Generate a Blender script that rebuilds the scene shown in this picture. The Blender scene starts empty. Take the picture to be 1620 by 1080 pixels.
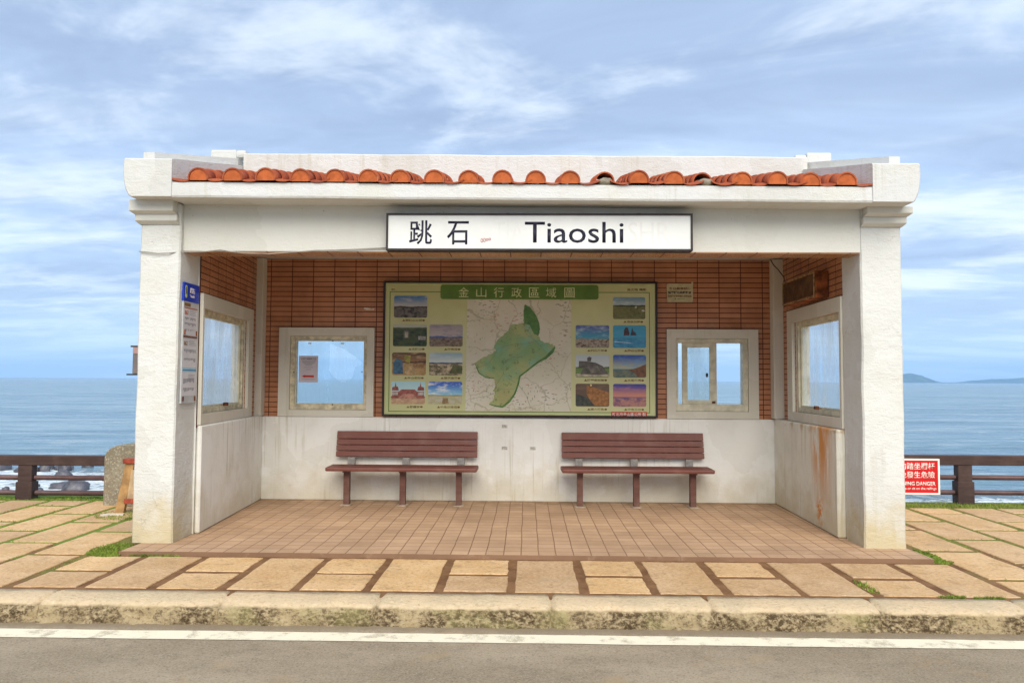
import bpy, bmesh, math, random
from mathutils import Vector, Matrix, Euler, noise as mnoise

SC = bpy.context.scene
COL = SC.collection
R_ = math.radians

# ------------------------------------------------------------------ camera
cam_d = bpy.data.cameras.new("camera")
cam_d.sensor_width = 36.0
cam_d.lens = 27.044
cam_d.clip_start = 0.05
cam_d.clip_end = 60000
cam = bpy.data.objects.new("camera", cam_d)
COL.objects.link(cam)
PITCH, ROLL, YAW = math.atan(61 / 1217), R_(0.32), R_(1.10)
cam.matrix_world = (Matrix.Translation((0, 0, 1.5)) @ Matrix.Rotation(YAW, 4, 'Z')
                    @ Matrix.Rotation(math.pi / 2 + PITCH, 4, 'X') @ Matrix.Rotation(ROLL, 4, 'Z'))
SC.camera = cam

# ------------------------------------------------------------------ sun
SUN_EL, SUN_ROT = R_(42), R_(174)          # clockwise from +Y: behind the camera, a little to the right
sd = Vector((math.sin(SUN_ROT) * math.cos(SUN_EL), math.cos(SUN_ROT) * math.cos(SUN_EL), math.sin(SUN_EL)))
sun_d = bpy.data.lights.new("sun", 'SUN')
sun_d.energy = 1.5
sun_d.angle = R_(48)
sun_d.color = (1.0, 0.925, 0.80)
sun = bpy.data.objects.new("sun", sun_d)
sun.rotation_euler = (-sd).to_track_quat('-Z', 'Y').to_euler()
sun.location = (4, -8, 12)
COL.objects.link(sun)

SC.view_settings.view_transform = 'Standard'
SC.view_settings.look = 'None'
SC.view_settings.exposure = 1.52
SC.view_settings.gamma = 1
SC.cycles.use_denoising = True
SC.cycles.max_bounces = 8
SC.cycles.volume_bounces = 1


# ------------------------------------------------------------------ node helper
class NT:
    def __init__(self, tree):
        self.t = tree
        self.n = tree.nodes
        self.l = tree.links

    def add(self, kind, **kw):
        nd = self.n.new('ShaderNode' + kind)
        for k, v in kw.items():
            setattr(nd, k, v)
        return nd

    def put(self, sock, v):
        if isinstance(v, bpy.types.NodeSocket):
            self.l.new(v, sock)
        elif v is not None:
            if isinstance(v, (tuple, list)) and len(v) == 3 and sock.type == 'RGBA':
                v = (*v, 1)
            sock.default_value = v

    def math(self, op, a, b=None, c=None, clamp=False):
        nd = self.add('Math', operation=op, use_clamp=clamp)
        for i, v in enumerate((a, b, c)):
            if v is not None:
                self.put(nd.inputs[i], v)
        return nd.outputs[0]

    def vmath(self, op, a, b=None):
        nd = self.add('VectorMath', operation=op)
        self.put(nd.inputs[0], a)
        if b is not None:
            self.put(nd.inputs[1], b)
        return nd.outputs[0]

    def mix(self, f, a, b, blend='MIX'):
        nd = self.add('Mix', data_type='RGBA', blend_type=blend, clamp_factor=True)
        self.put(nd.inputs[0], f)
        self.put(nd.inputs[6], a)
        self.put(nd.inputs[7], b)
        return nd.outputs[2]

    def ramp(self, v, a, b, lo=0.0, hi=1.0):
        nd = self.add('MapRange', interpolation_type='SMOOTHSTEP')
        for i, x in enumerate((v, a, b, lo, hi)):
            self.put(nd.inputs[i], x)
        return nd.outputs[0]

    def noise(self, vec, scale, detail=4, rough=.55, dist=0.0, out=0):
        nd = self.add('TexNoise')
        self.put(nd.inputs['Vector'], vec)
        self.put(nd.inputs['Scale'], scale)
        nd.inputs['Detail'].default_value = detail
        nd.inputs['Roughness'].default_value = rough
        nd.inputs['Distortion'].default_value = dist
        return nd.outputs[out]

    def voro(self, vec, scale, feature='F1', out=0):
        nd = self.add('TexVoronoi', feature=feature)
        self.put(nd.inputs['Vector'], vec)
        nd.inputs['Scale'].default_value = scale
        return nd.outputs[out]

    def sep(self, v):
        nd = self.add('SeparateXYZ')
        self.put(nd.inputs[0], v)
        return nd.outputs

    def comb(self, x, y, z):
        nd = self.add('CombineXYZ')
        for i, v in enumerate((x, y, z)):
            self.put(nd.inputs[i], v)
        return nd.outputs[0]

    def pos(self):
        return self.add('NewGeometry').outputs['Position']

    def obj(self):
        return self.add('TexCoord').outputs['Object']

    def bump(self, h, strength=.3, dist=.01, normal=None):
        nd = self.add('Bump')
        nd.inputs['Strength'].default_value = strength
        nd.inputs['Distance'].default_value = dist
        self.put(nd.inputs['Height'], h)
        if normal is not None:
            self.put(nd.inputs['Normal'], normal)
        return nd.outputs[0]


def new_mat(name):
    m = bpy.data.materials.new(name)
    m.use_nodes = True
    m.node_tree.nodes.clear()
    g = NT(m.node_tree)
    b = g.add('BsdfPrincipled')
    o = g.add('OutputMaterial')
    g.l.new(b.outputs[0], o.inputs[0])
    b.inputs['Specular IOR Level'].default_value = .3
    return m, g, b, o


# ------------------------------------------------------------------ world: sky with clouds
w = bpy.data.worlds.new("World")
SC.world = w
w.use_nodes = True
w.node_tree.nodes.clear()
g = NT(w.node_tree)
sky = g.add('TexSky', sky_type='NISHITA')
sky.sun_disc = False
sky.sun_elevation = SUN_EL
sky.sun_rotation = SUN_ROT
sky.air_density = 1.0
sky.dust_density = 1.2
sky.ozone_density = 1.6
dirv = g.add('TexCoord').outputs['Generated']
dx, dy, dz = g.sep(dirv)
zz = g.math('MAXIMUM', dz, 0.0)
den = g.math('ADD', zz, 0.10)
px = g.math('DIVIDE', dx, den)
py = g.math('DIVIDE', dy, den)
# bands run from lower left to upper right
ang = R_(-16)
qx = g.math('ADD', g.math('MULTIPLY', px, math.cos(ang)), g.math('MULTIPLY', py, math.sin(ang)))
qy = g.math('ADD', g.math('MULTIPLY', px, -math.sin(ang)), g.math('MULTIPLY', py, math.cos(ang)))
pc = g.comb(g.math('MULTIPLY', qx, .55), qy, 3.7)
warp = g.noise(pc, .8, 3, .5, 0, 1)
pcw = g.vmath('ADD', pc, g.vmath('MULTIPLY', g.vmath('SUBTRACT', warp, (.5, .5, .5)), (1.5, 1.2, 0)))
n_big = g.noise(pcw, .85, 7, .56)
n_mid = g.noise(g.vmath('ADD', g.comb(g.math('MULTIPLY', qx, .8), qy, 1.3), (3.1, 2.6, 0)), 1.7, 7, .58, .35)
n_str = g.noise(g.comb(g.math('MULTIPLY', px, .55), g.math('MULTIPLY', py, 1.5), 9.0), 1.25, 6, .6)
blue = g.mix(.85, g.vmath('MULTIPLY', sky.outputs[0], (.10, .10, .10)), (.285, .375, .52))
grey = (.205, .27, .388)
white = (.53, .585, .635)
thick = g.ramp(n_big, .33, .56)                          # grey-blue cloud sheet
n_fine = g.noise(g.vmath('ADD', pcw, (1.1, 7.2, 0)), 5.0, 6, .6)
c1 = g.mix(g.math('MULTIPLY', thick, g.ramp(n_fine, .25, .65, 1.0, .72)), g.mix(.35, blue, (.36, .46, .61)), grey)
wisps = g.ramp(g.math('ADD', n_mid, g.math('MULTIPLY', g.math('SUBTRACT', n_fine, .5), .25)), .47, .70)
c2 = g.mix(g.math('MULTIPLY', wisps, .6), c1, white)
low = g.ramp(dz, .36, .10)                              # bright streaks nearer the horizon
streak = g.math('MULTIPLY', g.ramp(n_str, .46, .66), low)
c3 = g.mix(g.math('MULTIPLY', streak, .85), c2, (.56, .62, .665))
hz = g.ramp(dz, .16, .0)
c4 = g.mix(g.math('MULTIPLY', hz, .75), c3, (.40, .52, .63))
# the ground half of the world is only ever seen past the edge of the sea
c5 = g.mix(g.ramp(dz, -.002, -.02), c4, (.17, .25, .34))
bg = g.add('Background')
g.put(bg.inputs[0], c5)
bg.inputs[1].default_value = 0.70
wo = g.add('OutputWorld')
g.l.new(bg.outputs[0], wo.inputs[0])


# ------------------------------------------------------------------ mesh helpers
class MB:
    """collects faces; build() links ONE mesh object"""

    def __init__(self):
        self.bm = bmesh.new()

    def quad(self, pts, mi=0):
        f = self.bm.faces.new([self.bm.verts.new(p) for p in pts])
        f.material_index = mi
        return f

    def box(self, a, b, bevel=0.0, mi=0, M=None, seg=1):
        x0, y0, z0 = a
        x1, y1, z1 = b
        t = bmesh.new()
        bmesh.ops.create_cube(t, size=1)
        for v in t.verts:
            v.co = Vector(((x0 + x1) / 2 + v.co.x * (x1 - x0), (y0 + y1) / 2 + v.co.y * (y1 - y0),
                           (z0 + z1) / 2 + v.co.z * (z1 - z0)))
        if bevel:
            bmesh.ops.bevel(t, geom=t.edges[:], offset=bevel, segments=seg, affect='EDGES', profile=.6)
        self.merge(t, mi, M)
        return self

    def merge(self, t, mi=0, M=None):
        mp = {}
        for v in t.verts:
            mp[v] = self.bm.verts.new(M @ v.co if M else v.co)
        for f in t.faces:
            try:
                nf = self.bm.faces.new([mp[v] for v in f.verts])
                nf.material_index = mi
                nf.smooth = f.smooth
            except ValueError:
                pass
        t.free()

    def prism(self, poly, axis, lo, hi, mi=0, bevel=0.0):
        """poly: 2-D outline; axis 'x': (y,z), 'y': (x,z), 'z': (x,y)"""
        t = bmesh.new()

        def p3(p, h):
            return {'x': (h, p[0], p[1]), 'y': (p[0], h, p[1]), 'z': (p[0], p[1], h)}[axis]
        A = [t.verts.new(p3(p, lo)) for p in poly]
        B = [t.verts.new(p3(p, hi)) for p in poly]
        t.faces.new(A)
        t.faces.new(B[::-1])
        n = len(poly)
        for i in range(n):
            t.faces.new((A[i], B[i], B[(i + 1) % n], A[(i + 1) % n]))
        bmesh.ops.recalc_face_normals(t, faces=t.faces[:])
        if bevel:
            bmesh.ops.bevel(t, geom=t.edges[:], offset=bevel, segments=1, affect='EDGES')
        self.merge(t, mi)
        return self

    def tube(self, pts, r, n=8, mi=0):
        pts = [Vector(p) for p in pts]
        rings = []
        for i, p in enumerate(pts):
            d = (pts[min(i + 1, len(pts) - 1)] - pts[max(i - 1, 0)]).normalized()
            up = Vector((0, 0, 1)) if abs(d.z) < .9 else Vector((1, 0, 0))
            s = d.cross(up).normalized()
            u = s.cross(d)
            rings.append([self.bm.verts.new(p + (s * math.cos(k * 2 * math.pi / n) + u * math.sin(k * 2 * math.pi / n)) * r)
                          for k in range(n)])
        for a, b in zip(rings, rings[1:]):
            for k in range(n):
                f = self.bm.faces.new((a[k], a[(k + 1) % n], b[(k + 1) % n], b[k]))
                f.smooth = True
                f.material_index = mi
        self.bm.faces.new(rings[0][::-1]).material_index = mi
        self.bm.faces.new(rings[-1]).material_index = mi
        return self

    def panel(self, us, vs, holes, fn, t0, t1, mi=0):
        """slab with rectangular holes. fn(u, v, t) -> point; holes are (u0,u1,v0,v1)"""
        U = sorted(set(us) | {h[0] for h in holes} | {h[1] for h in holes})
        V = sorted(set(vs) | {h[2] for h in holes} | {h[3] for h in holes})
        cache = {}

        def vt(i, j, t):
            k = (i, j, t)
            if k not in cache:
                cache[k] = self.bm.verts.new(fn(U[i], V[j], t))
            return cache[k]

        def solid(i, j):
            if i < 0 or j < 0 or i >= len(U) - 1 or j >= len(V) - 1:
                return False
            cu, cv = (U[i] + U[i + 1]) / 2, (V[j] + V[j + 1]) / 2
            return not any(h[0] < cu < h[1] and h[2] < cv < h[3] for h in holes)
        fs = []
        for i in range(len(U) - 1):
            for j in range(len(V) - 1):
                if not solid(i, j):
                    continue
                for t in (t0, t1):
                    fs.append(self.bm.faces.new((vt(i, j, t), vt(i + 1, j, t), vt(i + 1, j + 1, t), vt(i, j + 1, t))))
                for (a, b, ni, nj) in (((i, j), (i, j + 1), i - 1, j), ((i + 1, j), (i + 1, j + 1), i + 1, j),
                                       ((i, j), (i + 1, j), i, j - 1), ((i, j + 1), (i + 1, j + 1), i, j + 1)):
                    if not solid(ni, nj):
                        fs.append(self.bm.faces.new((vt(*a, t0), vt(*b, t0), vt(*b, t1), vt(*a, t1))))
        for f in fs:
            f.material_index = mi
        return self

    def build(self, name, mats, parent=None, smooth=False, origin=None, normals=True):
        if normals:
            bmesh.ops.recalc_face_normals(self.bm, faces=self.bm.faces[:])
        base = origin if origin is not None else (root_of[parent.name] if parent is not None else Vector((0, 0, 0)))
        base = Vector(base)
        for v in self.bm.verts:
            v.co -= base
        if smooth:
            for f in self.bm.faces:
                f.smooth = True
        me = bpy.data.meshes.new(name)
        self.bm.to_mesh(me)
        self.bm.free()
        for m in (mats if isinstance(mats, (list, tuple)) else [mats]):
            me.materials.append(m)
        o = bpy.data.objects.new(name, me)
        COL.objects.link(o)
        if parent is not None:
            o.parent = parent
            o.location = base - root_of[parent.name]
        else:
            o.location = base
        root_of[o.name] = base
        return o


root_of = {}                      # world position of every object's origin (no object is rotated unless said)


def tag(o, label=None, cat=None, group=None, kind=None):
    for k, v in (('label', label), ('category', cat), ('group', group), ('kind', kind)):
        if v:
            o[k] = v
    return o


def thing(name, loc, label, cat, group=None):
    o = bpy.data.objects.new(name, None)
    o.empty_display_size = .1
    COL.objects.link(o)
    o.location = loc
    root_of[o.name] = Vector(loc)
    return tag(o, label, cat, group)


def struct(o):
    return tag(o, kind='structure')


def lettering(body, box, fn, mat, parent, name='lettering', bold=0.0, thick=.0012, keep=False):
    """text converted to a thin mesh and fitted into box=(u0,u1,v0,v1); fn(u,v,t) -> world point"""
    cu = bpy.data.curves.new('text', 'FONT')
    cu.body = body
    cu.size = 1
    cu.resolution_u = 3
    cu.offset = bold
    to = bpy.data.objects.new('text', cu)
    COL.objects.link(to)
    bpy.context.view_layer.update()
    dg = bpy.context.evaluated_depsgraph_get()
    me = bpy.data.meshes.new_from_object(to.evaluated_get(dg), depsgraph=dg)
    bm = bmesh.new()
    bm.from_mesh(me)
    bpy.data.objects.remove(to)
    bpy.data.curves.remove(cu)
    bpy.data.meshes.remove(me)
    xs = [v.co.x for v in bm.verts]
    ys = [v.co.y for v in bm.verts]
    x0, x1, y0, y1 = min(xs), max(xs), min(ys), max(ys)
    u0, u1, v0, v1 = box
    ext = bmesh.ops.extrude_face_region(bm, geom=bm.faces[:])
    for e in ext['geom']:
        if isinstance(e, bmesh.types.BMVert):
            e.co.z = thick
    sv = (v1 - v0) / (y1 - y0)
    su = (u1 - u0) / (x1 - x0)
    if keep:
        su = min(su, sv)
    for v in bm.verts:
        v.co = Vector(fn(u0 + (v.co.x - x0) * su, v0 + (v.co.y - y0) * sv, v.co.z))
    m = MB()
    m.bm.free()
    m.bm = bm
    return m.build(name, mat, parent)


# ------------------------------------------------------------------ materials
def simple(name, col, rough=.6, var=.12, scale=6, bump=.15, bscale=60, metal=0.0, coords='pos', spec=.3, bd=.004):
    m, g, b, o = new_mat(name)
    p = g.pos() if coords == 'pos' else g.obj()
    n1 = g.noise(p, scale, 5, .6)
    n2 = g.noise(p, bscale, 4, .6)
    f = g.ramp(n1, .3, .7, 1 - var, 1 + var)
    g.put(b.inputs['Base Color'], g.vmath('MULTIPLY', col, g.comb(f, f, f)))
    g.put(b.inputs['Roughness'], g.ramp(n2, .3, .7, max(rough - .1, .02), min(rough + .1, 1)))
    b.inputs['Metallic'].default_value = metal
    b.inputs['Specular IOR Level'].default_value = spec
    if bump:
        g.put(b.inputs['Normal'], g.bump(n2, bump, bd))
    return m


def painted_bar(name, col, worn, rough=.5):
    m, g, b, o = new_mat(name)
    p = g.obj()
    x, y, z = g.sep(p)
    gr = g.noise(g.comb(g.math('MULTIPLY', x, 3), g.math('MULTIPLY', y, 45), g.math('MULTIPLY', z, 45)), 1, 5, .65)
    n = g.noise(p, 4, 5, .65)
    chip = g.noise(p, 22, 6, .75)
    c = g.mix(g.ramp(gr, .3, .7), g.vmath('MULTIPLY', col, (.8, .8, .8)), g.vmath('MULTIPLY', col, (1.2, 1.2, 1.2)))
    c = g.mix(g.math('MULTIPLY', g.ramp(n, .45, .7), .4), c, worn)
    c = g.mix(g.math('MULTIPLY', g.ramp(chip, .66, .72), .7), c, worn)
    g.put(b.inputs['Base Color'], c)
    g.put(b.inputs['Roughness'], g.ramp(gr, .3, .7, rough - .1, rough + .15))
    g.put(b.inputs['Normal'], g.bump(gr, .25, .004))
    return m


def plaster(name, col=(.74, .73, .69), streak=0.0, foot=0.0, grime=.35, rough_bump=.5, rust=False, spots=0.0, cracks=False):
    """painted render with uneven trowel marks and stains that have shapes of their own"""
    m, g, b, o = new_mat(name)
    p = g.pos()
    x, y, z = g.sep(p)
    n1 = g.noise(p, 2.3, 6, .62)
    n2 = g.noise(p, 11, 5, .6)
    n3 = g.noise(p, 70, 4, .6)
    c = g.mix(g.math('MULTIPLY', g.ramp(n1, .42, .75), grime), col, (.58, .56, .47))
    c = g.mix(g.math('MULTIPLY', g.ramp(n2, .52, .75), grime * .45), c, (.60, .60, .58))
    pt = g.voro(g.vmath('ADD', g.vmath('MULTIPLY', p, (1, 1, .8)), g.vmath('MULTIPLY', g.noise(p, 1.7, 4, .6, 0, 1), (.6, .6, .6))), 1.9, 'F1', 1)
    pm = g.ramp(g.sep(pt)[0], .62, .70)
    c = g.mix(g.math('MULTIPLY', pm, .45), c, g.vmath('MULTIPLY', col, (.86, .85, .82)))
    if streak:
        sv = g.comb(g.math('MULTIPLY', g.math('ADD', x, y), 22), g.math('MULTIPLY', y, 3), g.math('MULTIPLY', z, .9))
        s = g.noise(sv, 1, 4, .6)
        s2 = g.noise(p, 1.1, 3, .5)
        sm = g.math('MULTIPLY', g.ramp(s, .5, .72), g.ramp(s2, .42, .62))
        c = g.mix(g.math('MULTIPLY', sm, streak), c, (.40, .35, .22))
    if foot:
        fz = g.math('ADD', z, g.math('MULTIPLY', g.math('SUBTRACT', g.noise(p, 3.5, 5, .65), .5), 1.1))
        fm = g.ramp(fz, .55, -.05)
        c = g.mix(g.math('MULTIPLY', fm, foot), c, (.50, .40, .20))
    if spots:
        v = g.voro(p, 13)
        sp = g.math('MULTIPLY', g.ramp(v, .085, .05), g.ramp(g.noise(p, 1.7, 3), .5, .62))
        c = g.mix(g.math('MULTIPLY', sp, spots), c, (.2, .17, .12))
    if rust:
        # rust runs from the top of the right-hand low wall, about two thirds of the way to the front
        rn = g.noise(g.comb(1.0, g.math('MULTIPLY', y, 9), g.math('MULTIPLY', z, 1.3)), 1.5, 5, .65)
        ry = g.math('ABSOLUTE', g.math('SUBTRACT', y, 7.98))
        rm = g.math('MULTIPLY', g.ramp(ry, .42, .06), g.ramp(rn, .40, .55))
        rm = g.math('MULTIPLY', rm, g.ramp(z, .05, .85))
        top = g.math('MULTIPLY', g.ramp(z, .92, 1.04), g.ramp(g.noise(p, 6, 4), .46, .6))
        low = g.math('MULTIPLY', g.math('MULTIPLY', g.ramp(g.math('ABSOLUTE', g.math('SUBTRACT', y, 8.02)), .16, .02),
                                        g.ramp(g.math('ABSOLUTE', g.math('SUBTRACT', z, .17)), .2, .03)), g.ramp(n2, .42, .6))
        c = g.mix(g.math('MULTIPLY', top, .7), c, (.42, .27, .11))
        c = g.mix(g.math('MINIMUM', g.math('ADD', g.math('MULTIPLY', rm, .9), low), 1.0), c, (.62, .235, .03))
    h = g.math('ADD', g.math('MULTIPLY', n2, .7), g.math('ADD', g.math('MULTIPLY', n3, .35), g.math('MULTIPLY', n1, .9)))
    tv = g.noise(g.comb(g.math('MULTIPLY', x, 6), g.math('MULTIPLY', y, 6), g.math('MULTIPLY', z, 17)), 1, 5, .65, 1.2)
    h = g.math('ADD', h, g.math('MULTIPLY', tv, .6))
    if cracks:
        cr = g.voro(g.vmath('ADD', p, g.vmath('MULTIPLY', g.noise(p, 4, 4, .6, 0, 1), (.5, .5, .5))), 1.6, 'DISTANCE_TO_EDGE')
        cm = g.math('MULTIPLY', g.ramp(cr, .006, .001), g.ramp(g.noise(p, .9, 2), .5, .6))
        c = g.mix(g.math('MULTIPLY', cm, .55), c, (.3, .28, .24))
    g.put(b.inputs['Base Color'], c)
    b.inputs['Roughness'].default_value = .75
    b.inputs['Specular IOR Level'].default_value = .22
    g.put(b.inputs['Normal'], g.bump(h, rough_bump, .012))
    return m


def wall_tile(name, along, u_off, v_off, tw=.2690, th=.0633, col=(.43, .18, .085), col2=(.51, .235, .125)):
    """stack-bonded glazed strip tiles with dark joints; along = 'x', 'y' or 'xy' (flat soffit)"""
    m, g, b, o = new_mat(name)
    p = g.pos()
    x, y, z = g.sep(p)
    u = y if along == 'y' else x
    v = y if along == 'xy' else z
    br = g.add('TexBrick')
    br.offset = 0.0
    br.squash = 1.0
    jit = g.math('MULTIPLY', g.math('SUBTRACT', g.noise(p, 5, 2), .5), .004)
    vec = g.comb(g.math('ADD', g.math('SUBTRACT', u, u_off), jit), g.math('ADD', g.math('SUBTRACT', v, v_off), jit), 0)
    g.put(br.inputs['Vector'], vec)
    br.inputs['Scale'].default_value = 1
    br.inputs['Mortar Size'].default_value = .0052
    br.inputs['Mortar Smooth'].default_value = .15
    br.inputs['Bias'].default_value = 0
    br.inputs['Brick Width'].default_value = tw
    br.inputs['Row Height'].default_value = th
    g.put(br.inputs['Color1'], col)
    g.put(br.inputs['Color2'], col2)
    g.put(br.inputs['Mortar'], (.075, .022, .012))
    n = g.noise(p, 3, 5, .6)
    fine = g.noise(p, 90, 3, .6)
    f = g.ramp(n, .3, .7, .84, 1.14)
    c = g.vmath('MULTIPLY', br.outputs[0], g.comb(f, f, f))
    c = g.mix(g.math('MULTIPLY', g.ramp(g.noise(p, 7, 6, .7), .6, .78), .25), c, (.45, .32, .22))
    g.put(b.inputs['Base Color'], c)
    g.put(b.inputs['Roughness'], g.math('ADD', g.math('MULTIPLY', br.outputs[1], .35), g.math('MULTIPLY', fine, .6)))
    b.inputs['Specular IOR Level'].default_value = .25
    hgt = g.math('SUBTRACT', g.math('MULTIPLY', fine, .12), br.outputs[1])
    g.put(b.inputs['Normal'], g.bump(hgt, .6, .003))
    return m


def floor_tile(name):
    m, g, b, o = new_mat(name)
    p = g.pos()
    br = g.add('TexBrick')
    br.offset = 0.0
    jit = g.vmath('MULTIPLY', g.vmath('SUBTRACT', g.noise(p, 2, 2, .5, 0, 1), (.5, .5, .5)), (.02, .02, 0))
    g.put(br.inputs['Vector'], g.vmath('ADD', g.vmath('ADD', p, (.04, -6.69, 0)), jit))
    for k, v in (('Scale', 1), ('Mortar Size', .0055), ('Mortar Smooth', .3), ('Bias', 0), ('Brick Width', .1515), ('Row Height', .1515)):
        br.inputs[k].default_value = v
    g.put(br.inputs['Color1'], (.43, .275, .165))
    g.put(br.inputs['Color2'], (.50, .33, .205))
    g.put(br.inputs['Mortar'], (.23, .13, .075))
    n = g.noise(p, 1.4, 6, .62)
    fine = g.noise(p, 45, 5, .65)
    x, y, z = g.sep(p)
    f = g.ramp(n, .3, .72, .86, 1.12)
    c = g.vmath('MULTIPLY', br.outputs[0], g.comb(f, f, f))
    c = g.mix(g.math('MULTIPLY', g.ramp(g.noise(p, 4, 6, .7), .55, .75), .35), c, (.55, .40, .27))
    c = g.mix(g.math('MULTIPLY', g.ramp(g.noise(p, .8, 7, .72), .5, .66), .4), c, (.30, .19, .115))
    dirt = g.math('MULTIPLY', g.ramp(y, 9.0, 9.6), g.ramp(g.noise(p, 5, 5, .6), .4, .6))  # broken darker brown towards the back wall
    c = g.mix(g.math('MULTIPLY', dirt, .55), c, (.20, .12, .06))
    g.put(b.inputs['Base Color'], c)
    b.inputs['Roughness'].default_value = .8
    g.put(b.inputs['Normal'], g.bump(g.math('SUBTRACT', g.math('MULTIPLY', fine, .3), br.outputs[1]), .5, .004))
    return m


M = {}
M['white'] = plaster('white_render', (.64, .645, .615), foot=.75, grime=.45, rough_bump=.9, streak=.3, cracks=True)
M['white_beam'] = plaster('white_render_beam', (.63, .625, .575), grime=.45, rough_bump=.55, spots=.8)
M['white_roof'] = plaster('white_render_roof', (.61, .615, .60), streak=.35, grime=.5, rough_bump=.8)
M['white_in'] = plaster('white_render_inside', (.83, .825, .78), streak=.6, foot=.45, grime=.35, rough_bump=.4)
M['white_rust'] = plaster('white_render_rusty', (.78, .755, .66), streak=.65, foot=.55, grime=.5, rough_bump=.4, rust=True)
M['surround'] = plaster('surround_render', (.66, .63, .54), streak=.3, grime=.4, rough_bump=.4)
M['tile_x'] = wall_tile('strip_tile_back', 'x', -2.435, 2.983)
M['tile_y'] = wall_tile('strip_tile_side', 'y', 7.46, 2.983)
M['tile_soffit'] = wall_tile('strip_tile_soffit', 'xy', -2.435, 7.08, .285, .30, (.40, .20, .09), (.46, .24, .12))
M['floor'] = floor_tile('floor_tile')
M['cream'] = simple('cream_aluminium', (.60, .56, .42), .5, .2, 9, .1, 80)
M['cream_dirty'] = simple('cream_aluminium_dirty', (.56, .50, .35), .55, .35, 14, .2, 60)
M['dark'] = simple('dark_metal', (.03, .022, .022), .5, .3, 12, .1, 90)
M['plate'] = simple('sign_white', (.70, .71, .69), .35, .05, 3, .03, 80)
M['ink'] = simple('ink_dark', (.012, .012, .03), .5, .1, 10, 0)
M['ghost'] = simple('ink_ghost', (.68, .685, .66), .35, .03, 10, 0)
M['red_ink'] = simple('ink_red', (.55, .05, .03), .5, .1, 10, 0)
M['rust'] = simple('rust', (.16, .05, .018), .85, .6, 9, .5, 45)
M['cable'] = simple('cable_grey', (.32, .30, .26), .6, .2, 9, 0)


# ------------------------------------------------------------------ ground, road, sea
Z_ROAD, Z_PAVE, Z_SEA = -.17, -.03, -4.0


def terrain_h(x, y):
    if y < 10.1:
        return -.34
    t = min((y - 10.1) / 24, 1)
    h = -.34 + (Z_SEA - .35 + .34) * t
    return h + .25 * mnoise.noise((x * .3, y * .3, 1)) * min(1, (y - 10.1) / 3)


mb = MB()
xs = [-160 + i * 4 for i in range(81)]
ys = [-60, -20, 0, 4, 8, 10, 10.1] + [10.1 + i * 1.5 for i in range(1, 24)] + [60, 90]
grid = [[mb.bm.verts.new((x, y, terrain_h(x, y) if y < 60 else -9)) for y in ys] for x in xs]
for i in range(len(xs) - 1):
    for j in range(len(ys) - 1):
        mb.bm.faces.new((grid[i][j], grid[i + 1][j], grid[i + 1][j + 1], grid[i][j + 1]))
M['shore'] = simple('shore_rubble', (.17, .15, .13), .9, .5, 1.2, .8, 5, bd=.1)
struct(mb.build('ground', M['shore'], smooth=True))


def asphalt():
    m, g, b, o = new_mat('asphalt')
    p = g.pos()
    x, y, z = g.sep(p)
    big = g.noise(g.comb(g.math('MULTIPLY', x, .5), y, 0), 1.3, 6, .62)
    mid = g.noise(p, 9, 6, .7)
    fine = g.noise(p, 75, 4, .8)
    c = g.mix(g.ramp(big, .34, .68), (.26, .205, .135), (.36, .29, .20))
    c = g.mix(g.math('MULTIPLY', g.ramp(mid, .48, .72), .55), c, (.20, .155, .105))
    c = g.mix(g.math('MULTIPLY', g.ramp(fine, .52, .66), .55), c, (.42, .37, .30))
    c = g.mix(g.math('MULTIPLY', g.ramp(fine, .48, .34), .6), c, (.08, .07, .06))
    v = g.voro(p, 17)
    peb = g.math('MULTIPLY', g.ramp(v, .075, .045), g.ramp(g.noise(p, 2.1, 3), .5, .62))
    c = g.mix(peb, c, (.48, .44, .38))
    ck = g.voro(g.vmath('ADD', p, g.vmath('MULTIPLY', g.noise(p, 3, 5, .65, 0, 1), (.5, .5, 0))), .8, 'DISTANCE_TO_EDGE')
    cm = g.math('MULTIPLY', g.ramp(ck, .009, .002), g.ramp(g.noise(p, .7, 3), .48, .58))
    c = g.mix(g.math('MULTIPLY', cm, .18), c, (.07, .055, .04))
    st = g.noise(p, 2.6, 6, .7)
    c = g.mix(g.math('MULTIPLY', g.ramp(st, .56, .7), .5), c, (.36, .25, .14))
    # earth washed against the kerb
    gut = g.ramp(g.math('ADD', y, g.math('MULTIPLY', g.math('SUBTRACT', mid, .5), .22)), 5.12, 5.26)
    c = g.mix(g.math('MULTIPLY', gut, .75), c, (.23, .175, .11))
    g.put(b.inputs['Base Color'], c)
    b.inputs['Roughness'].default_value = .88
    hh = g.math('ADD', fine, g.math('MULTIPLY', mid, .6))
    g.put(b.inputs['Normal'], g.bump(hh, .7, .006))
    return m


mb = MB()
mb.quad([(-160, -9, Z_ROAD), (160, -9, Z_ROAD), (160, 5.34, Z_ROAD), (-160, 5.34, Z_ROAD)])
struct(mb.build('road', asphalt()))


def road_paint():
    m, g, b, o = new_mat('road_paint')
    p = g.pos()
    n = g.noise(p, 7, 6, .7)
    f = g.noise(p, 120, 3, .7)
    wear = g.ramp(g.math('ADD', g.math('MULTIPLY', n, .75), g.math('MULTIPLY', f, .25)), .50, .64)
    c = g.mix(g.math('MULTIPLY', wear, .75), (.78, .71, .54), (.36, .30, .21))
    g.put(b.inputs['Base Color'], c)
    b.inputs['Roughness'].default_value = .7
    g.put(b.inputs['Normal'], g.bump(f, .4, .004))
    return m


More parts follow.
